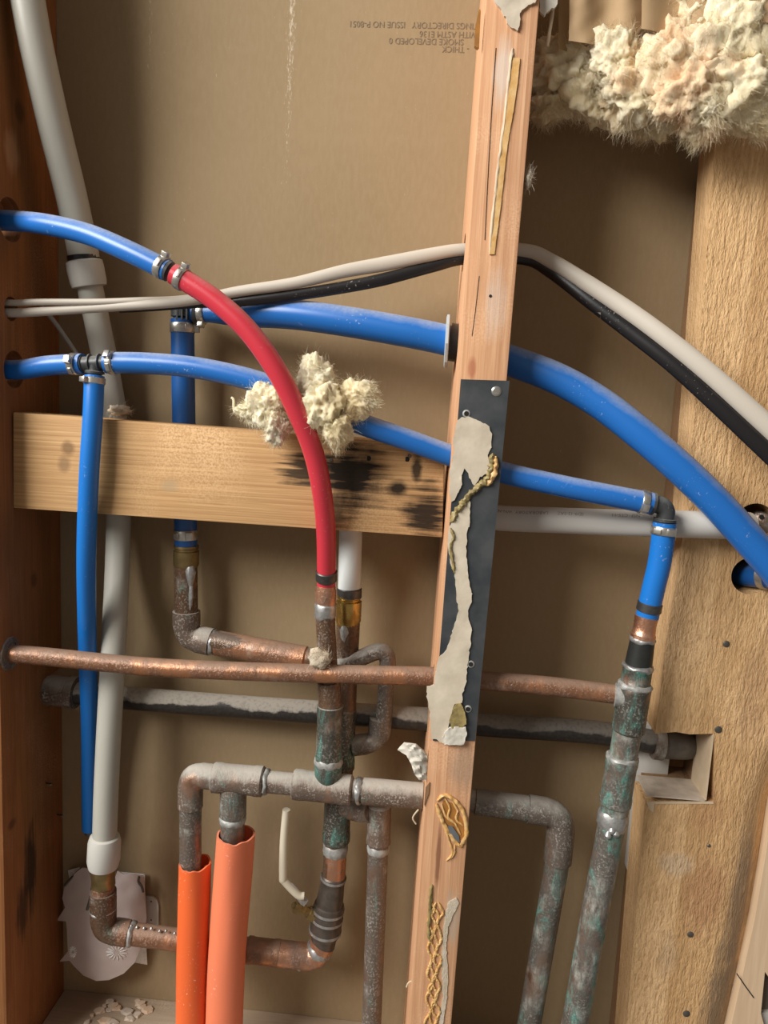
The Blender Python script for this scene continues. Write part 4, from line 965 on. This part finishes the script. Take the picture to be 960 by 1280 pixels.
# lower adhesive: oval ring and honeycombed bead
ring = [(165, 290), (200, 265), (250, 290), (285, 350), (297, 430), (268, 485), (230, 450), (200, 400), (175, 350), (162, 300)]
bead('adhesive_ring', z6(ring), 0.0017, M['glue'], 0.8, 5, None, cs-.0008)
for k, L in enumerate(([(200, 275), (220, 320), (215, 360), (245, 390), (270, 440)], [(230, 285), (255, 330), (250, 370), (280, 400)], [(185, 300), (200, 350), (225, 380)], [(180, 330), (195, 400), (215, 455), (232, 520), (205, 555)], [(245, 480), (240, 520), (225, 545)])):
    bead('adhesive_string', z6(L), 0.0009, M['glue'], 0.7, 6+k, None, cs-.0006)
sheet('adhesive_film', z6([(190, 285), (240, 300), (280, 380), (285, 440), (262, 470), (215, 400), (185, 340)]), lambda x, y: cs-.0003, .0004, M['glue_brown'], cth, 5, 0.5)
sheet('bare_lens', z6([(212, 400), (235, 405), (262, 445), (266, 475), (245, 465), (222, 440)]), lambda x, y: cs-.0016, .0012, simple('lens_grey', (0.14, 0.15, 0.16), 0.4, 0, 0.3, 60), cth, 4)
rg = random.Random(11)
for k in range(4):
    L = []
    for i in range(26):
        t = i/25; y = 740 + t*560; x = 158 - 14*t + (k-1.5)*13 + 12*math.sin(i*1.25 + k*1.9) + rg.uniform(-4, 4)
        L.append((x, y))
    bead('adhesive_string', z6(L), 0.0011, M['glue'], 0.7, 20+k, None, cs-.0006)
bead('adhesive_bead', z6([(140, 660), (135, 720), (132, 800), (130, 880), (135, 920)]), 0.0016, M['glue_olive'], 0.9, 31, None, cs-.0006)
sheet('paper_residue', z6([(215, 740), (250, 720), (262, 745), (240, 790), (215, 850), (205, 930), (215, 1080), (205, 1200), (190, 1290), (175, 1290), (190, 1150), (185, 1000), (190, 900), (200, 800)]), lump(cs-.0003, .0008, .2), .001, M['lint'], cth, 4, 1.5, True, cs+.0002)
# torn paper beside the stud
def curl(x, y): return -.112 - .010*math.sin((x-498)/45*3.1) + .003*noise.noise(Vector((x*.2, y*.2, 0)))
o = sheet('torn_paper', [(497, 938), (500, 934), (505, 929), (520, 931), (532, 941), (538, 955), (541, 966), (534, 975), (524, 975), (518, 968), (514, 955), (508, 944)], curl, .0022, M['mud_white'], None, 2.5, 0.5)
tag(o, 'curled scrap of torn beige paper on the left edge of the middle stud', 'paper')
for L in ([(523, 1012), (516, 1022), (520, 1030)], [(519, 1225), (511, 1228), (508, 1234)], [(522, 1226), (514, 1236)]):
    tube('splinter', catmull([P(x, y, -.117) for x, y in L], 4), 0.0007, M['paper_edge'], cth, 6)
sheet('split_chip', [(532, 985), (537, 978), (536, 992), (530, 1008)], lambda x, y: cs-.001, .002, M['wood_rear'], cth, 4)

# ------------------------------------------------------------------ wool
def blob_geo(c, rad, seed, sub=5, a1=0.42, a2=0.24, streak=Vector((0.7, 4.2, 4.2))):
    bm = bmesh.new(); bmesh.ops.create_icosphere(bm, subdivisions=sub, radius=1.0)
    V = []
    off = Vector((seed*3.7, seed*1.3, seed*2.1))
    rot = Matrix.Rotation(seed*1.7, 3, 'Y') @ Matrix.Rotation(seed*0.9, 3, 'X')
    for v in bm.verts:
        d = v.co.normalized(); q = rot @ d
        w_ = noise.noise_vector(d*1.8+off)*0.35
        s = Vector((q.x*streak.x, q.y*streak.y, q.z*streak.z)) + w_*2
        r = 1 + a1*noise.fractal(d*1.6+off, 0.9, 2.0, 3) + a2*(0.5-abs(noise.noise(s+off))*1.8) + 0.5*a2*(0.4-abs(noise.noise(s*2.6+off))) + 0.03*noise.fractal(d*14+off, 0.8, 2.0, 3)
        V.append(Vector((d.x*rad[0]*r, d.y*rad[1]*r, d.z*rad[2]*r)) + c)
    Fc = [tuple(v.index for v in f.verts) for f in bm.faces]
    bm.free()
    return V, Fc
def fibre_geo(V, n, seed, lmin, lmax, wd, center=None, down=0.0):
    rnd = random.Random(seed); FV = []; FF = []
    cen = sum(V, Vector())/len(V) if center is None else center
    for _ in range(n):
        p = V[rnd.randrange(len(V))].copy(); d = (p-cen).normalized() + Vector((rnd.gauss(0, .6), rnd.gauss(0, .6), rnd.gauss(0, .6)-down))
        if rnd.random() < 0.8:      # most strands lie along the surface in combed locks
            o_ = (p-cen).normalized(); fl = noise.noise_vector(p*38+Vector((seed, 0, 0))) + Vector((0.1, 0, -0.25))
            d = fl.normalized() + o_*0.12 + Vector((rnd.gauss(0, .18), rnd.gauss(0, .18), rnd.gauss(0, .18)))
        d.normalize(); L = rnd.uniform(lmin, lmax); k = 5
        side = d.cross(Vector((rnd.gauss(0, 1), rnd.gauss(0, 1), rnd.gauss(0, 1)))).normalized()
        b = len(FV); cur = p + (p-cen).normalized()*rnd.uniform(-.0005, .0008)
        for i in range(k):
            ww = wd*(1 - i/k*0.8)
            FV += [cur - side*ww, cur + side*ww]
            d = (d + Vector((rnd.gauss(0, .2), rnd.gauss(0, .2), rnd.gauss(0, .2)))).normalized(); cur = cur + d*(L/(k-1))
        for i in range(k-1):
            FF.append((b+2*i, b+2*i+1, b+2*i+3, b+2*i+2))
    return FV, FF
def woolmesh(name, blobs, mat, parent, nf=900, sub=5, lf=(0.004, 0.012), wd=0.00016, down=0.1, a1=0.42, a2=0.24):
    geos = []
    for k, (px, py, Y, rx, ry, rz) in enumerate(blobs):
        c = P(px, py, Y); s = (c-CAM).dot(FW)/F_PX
        V, Fc = blob_geo(c, (rx*s, ry, rz*s), k+len(name)+px*0.01, sub, a1, a2)
        geos.append((V, Fc)); geos.append(fibre_geo(V, nf, k*13+int(px), lf[0], lf[1], wd, c, down))
    V, Fc = join_geo(geos)
    me = bpy.data.meshes.new(name); me.from_pydata([tuple(v) for v in V], [], Fc); me.update()
    return link(name, me, mat, parent, True)
# tuft on the red pipe, a part on each side of it
th = thing('insulation_tuft', 'loose tuft of cream insulation wool caught on the red and blue pipes', 'insulation', P(400, 545, -.11))
woolmesh('wool_lobe', [(334, 506, -.110, 24, .013, 26), (345, 532, -.112, 14, .010, 22), (312, 512, -.112, 16, .006, 9)], M['wool_yellow'], th, 2600, 5, (0.003, 0.009), 0.0001, 0.1, 0.42, 0.2)
woolmesh('wool_lobe', [(396, 475, -.112, 20, .013, 26), (404, 505, -.120, 26, .016, 26), (420, 535, -.120, 17, .012, 20), (446, 500, -.114, 24, .012, 20), (380, 498, -.112, 16, .012, 22)], M['wool_yellow'], th, 2600, 5, (0.003, 0.009), 0.0001, 0.1, 0.42, 0.2)
tube('wisp', catmull([P(318, 508, -.112), P(303, 516, -.113), P(293, 514, -.113), P(292, 500, -.113), P(289, 497, -.113)], 5), [0.0022 if i < 6 else 0.0011 for i in range(21)], M['wool_yellow'], th, 7)
# batt in the upper right
th = thing('insulation_batt', 'torn cream and pink insulation batt bulging out at the upper right', 'insulation', P(820, 160, -.08))
woolmesh('wool_mass', [(700, 95, -.050, 44, .026, 40), (745, 110, -.058, 40, .024, 36), (790, 110, -.078, 40, .026, 42), (772, 72, -.092, 32, .016, 34),
                       (822, 148, -.062, 26, .018, 22), (690, 130, -.050, 26, .018, 18)], M['wool_batt'], th, 3400, 5, (0.005, 0.014), 0.0001, 0.4, 0.42, 0.2)
woolmesh('wool_mass', [(840, 80, -.103, 44, .022, 46), (862, 112, -.112, 42, .02, 40), (895, 70, -.108, 46, .024, 60), (880, 145, -.110, 24, .016, 24), (930, 100, -.112, 46, .022, 46),
                       (925, 30, -.112, 44, .022, 50), (975, 70, -.112, 44, .02, 60), (945, 140, -.104, 26, .014, 26), (870, 15, -.098, 40, .02, 50), (960, -10, -.1, 50, .02, 50), (900, -90, -.09, 60, .025, 60), (990, -100, -.095, 60, .025, 60), (1040, 30, -.105, 50, .022, 70)], M['wool_batt'], th, 3400, 5, (0.004, 0.012), 0.0001, 0.25, 0.42, 0.2)
def fold(x, y): return -.100 + .004*math.sin(x*.11) + .002*noise.noise(Vector((x*.05, y*.05, 0)))
sheet('kraft_facing', [(716, -170), (808, -170), (803, 34), (790, 52), (740, 55), (711, 51)], fold, .0008, M['kraft'], th, 6, 0.6)
sheet('kraft_facing', [(806, -170), (905, -170), (893, 10), (884, 34), (872, 53), (845, 42), (802, 36)], lambda x, y: -.116 + .004*math.sin(x*.09+1) , .0008, M['kraft'], th, 6, 0.6)
sheet('kraft_facing', [(700, -170), (720, -170), (709, 64), (698, 60)], lambda x, y: -.098+.0012*(x-692), .0008, M['kraft'], th, 6, 0.5)
sheet('kraft_facing', [(940, -170), (1010, -170), (1000, 38), (948, 26), (935, 8)], lambda x, y: -.134, .0008, M['kraft'], th, 6, 0.5)
tube('paper_fold', [P(697, -40, -.104), P(690, 20, -.104), P(684, 58, -.104)], 0.0014, M['paper_edge'], th, 8)
sheet('paper_tear', z3([(682, -120), (690, 80), (720, 112), (745, 95), (775, 60), (800, 70), (815, 30), (825, -120)]), lambda x, y: -.112, .003, M['mud_white'], th, 4, 2.0)
# lint
for px, py, Y, rx, ry, rz, lab in ((400, 823, -.099, 13, .004, 12, 'small tuft of grey lint on the long copper pipe'), (660, 223, -.112, 5, .004, 11, 'wisp of fibre stuck to the right side of the middle stud'),
                               (150, 513, -.066, 12, .012, 6, 'crumb of dusty foam on top of the blocking behind the tee')):
    t_ = woolmesh('lint_tuft', [(px, py, Y, rx, ry, rz)], M['lint'], None, 220, 3, (0.002, 0.008), 0.00018)
    tag(t_, lab, 'lint')

# ------------------------------------------------------------------ plastic scrap at lower left
z7 = lambda L: [(40+x/4.364, 1020+y/4.364) for x, y in L]
def cup(x, y):
    u = (x-127)/60; v = (y-1150)/75
    return -.010 - .020*max(0, 1-u*u)*(0.75+0.25*max(0, 1-v*v)) + .0015*noise.noise(Vector((x*.06, y*.06, 5)))
th = thing('plastic_scrap', 'pale pinkish plastic scrap with starburst marks behind the lower left elbow', 'scrap', P(127, 1225, -.012))
sheet('shell', z7([(250, 300), (275, 283), (310, 290), (318, 330), (400, 335), (455, 330), (465, 300), (500, 320), (560, 318), (610, 330), (615, 420), (625, 560), (600, 700), (560, 800), (500, 860), (420, 895), (350, 900), (280, 870), (230, 820), (205, 790), (150, 795), (195, 740), (190, 620), (185, 575), (135, 570), (180, 500), (165, 450), (180, 370), (215, 330)]),
      cup, .0012, M['scrap_plastic'], th, 4)
for cx, cy, rr, sq in ((462, 745, 58, 1.0), (222, 742, 44, 0.5)):
    for k in range(14):
        a = 2*math.pi*k/14 + 0.1
        p0 = z7([(cx+math.cos(a)*rr*0.3*sq, cy+math.sin(a)*rr*0.3*0.75)])[0]; p1 = z7([(cx+math.cos(a)*rr*sq, cy+math.sin(a)*rr*0.75)])[0]
        A = P(*p0, cup(*p0)-.0004); B = P(*p1, cup(*p1)-.0004)
        lathe('starburst_petal', A, B, [(0, 0.3), (0.5, 0.8), (0.9, 0.6), (1, 0.2)], M['scratch_white'], th, 5)
sheet('foil', [(150, 1090), (181, 1093), (181, 1112), (170, 1150), (176, 1180), (183, 1185), (184, 1206), (150, 1200)], lambda x, y: -.006+.002*noise.noise(Vector((x*.1, y*.1, 2))), .0006, M['foil_white'], th, 5)
sheet('foil', [(85, 1088), (100, 1084), (96, 1094), (87, 1102)], lambda x, y: -.0065, .0006, M['foil_white'], th, 5)
tube('wire_hook', catmull([P(116, 1106, -.034), P(113, 1122, -.036), P(109, 1137, -.036)], 4), 0.0016, M['nail_grey'], th, 8)
tube('wire_hook', catmull([P(174, 1096, -.018), P(173, 1102, -.018), P(177, 1108, -.018), P(179, 1115, -.018)], 4), 0.0013, M['nail_grey'], th, 8)
tube('wire_hook', catmull([P(99, 1088, -.02), P(90, 1097, -.02), P(81, 1107, -.02)], 4), 0.0014, M['nail_grey'], th, 8)
th = thing('metal_bracket', 'small white metal bracket with screw holes right of the plastic scrap', 'bracket', P(190, 1158, -.003))
sheet('plate', [(178, 1120), (191, 1121), (196, 1125), (198, 1132), (198, 1156), (180, 1156)], lambda x, y: -.0022, .0018, M['trim_white'], th, 5)
for py in (1127, 1150):
    A = P(189, py, -.0022); lathe('screw_hole', A + Vector((0, -.0002, 0)), A + Vector((0, .001, 0)), [(0, 0.9), (1, 0.9)], M['hole_dark'], th, 8)

# ------------------------------------------------------------------ debris on the sole plate
rd = random.Random(5)
for i in range(20):
    px, py = rd.uniform(92, 205), rd.uniform(1249, 1282)
    if i < 6: px, py = rd.uniform(100, 150), rd.uniform(1256, 1280)
    c = PZ(px, py, 0.0); s = rd.uniform(0.003, 0.009); n = 7; h = rd.uniform(0.0008, 0.0028)
    V = []; a0 = rd.uniform(0, 6)
    tilt = rd.uniform(-.35, .35)
    for lay in (0, 1):
        for k in range(n):
            a = a0 + 2*math.pi*k/n; r = s*rd.uniform(.6, 1.15)*(1 if lay == 0 else .8)
            V.append(c + Vector((math.cos(a)*r, math.sin(a)*r*.7, 0.0004 + (h+math.cos(a)*r*tilt*.4 if lay else 0))))
    Fc = [tuple(range(n-1, -1, -1)), tuple(range(n, 2*n))] + [(k, (k+1) % n, n+(k+1) % n, n+k) for k in range(n)]
    o = mk('debris_chip', V, Fc, M['chip'] if i % 3 else M['chip_pale'], None, False)
    tag(o, 'small brown wood flake lying among the debris on the sole plate' if i % 3 else 'small pale plaster flake lying among the debris on the sole plate', 'debris', 'wood flakes on the sole plate' if i % 3 else 'plaster flakes on the sole plate')
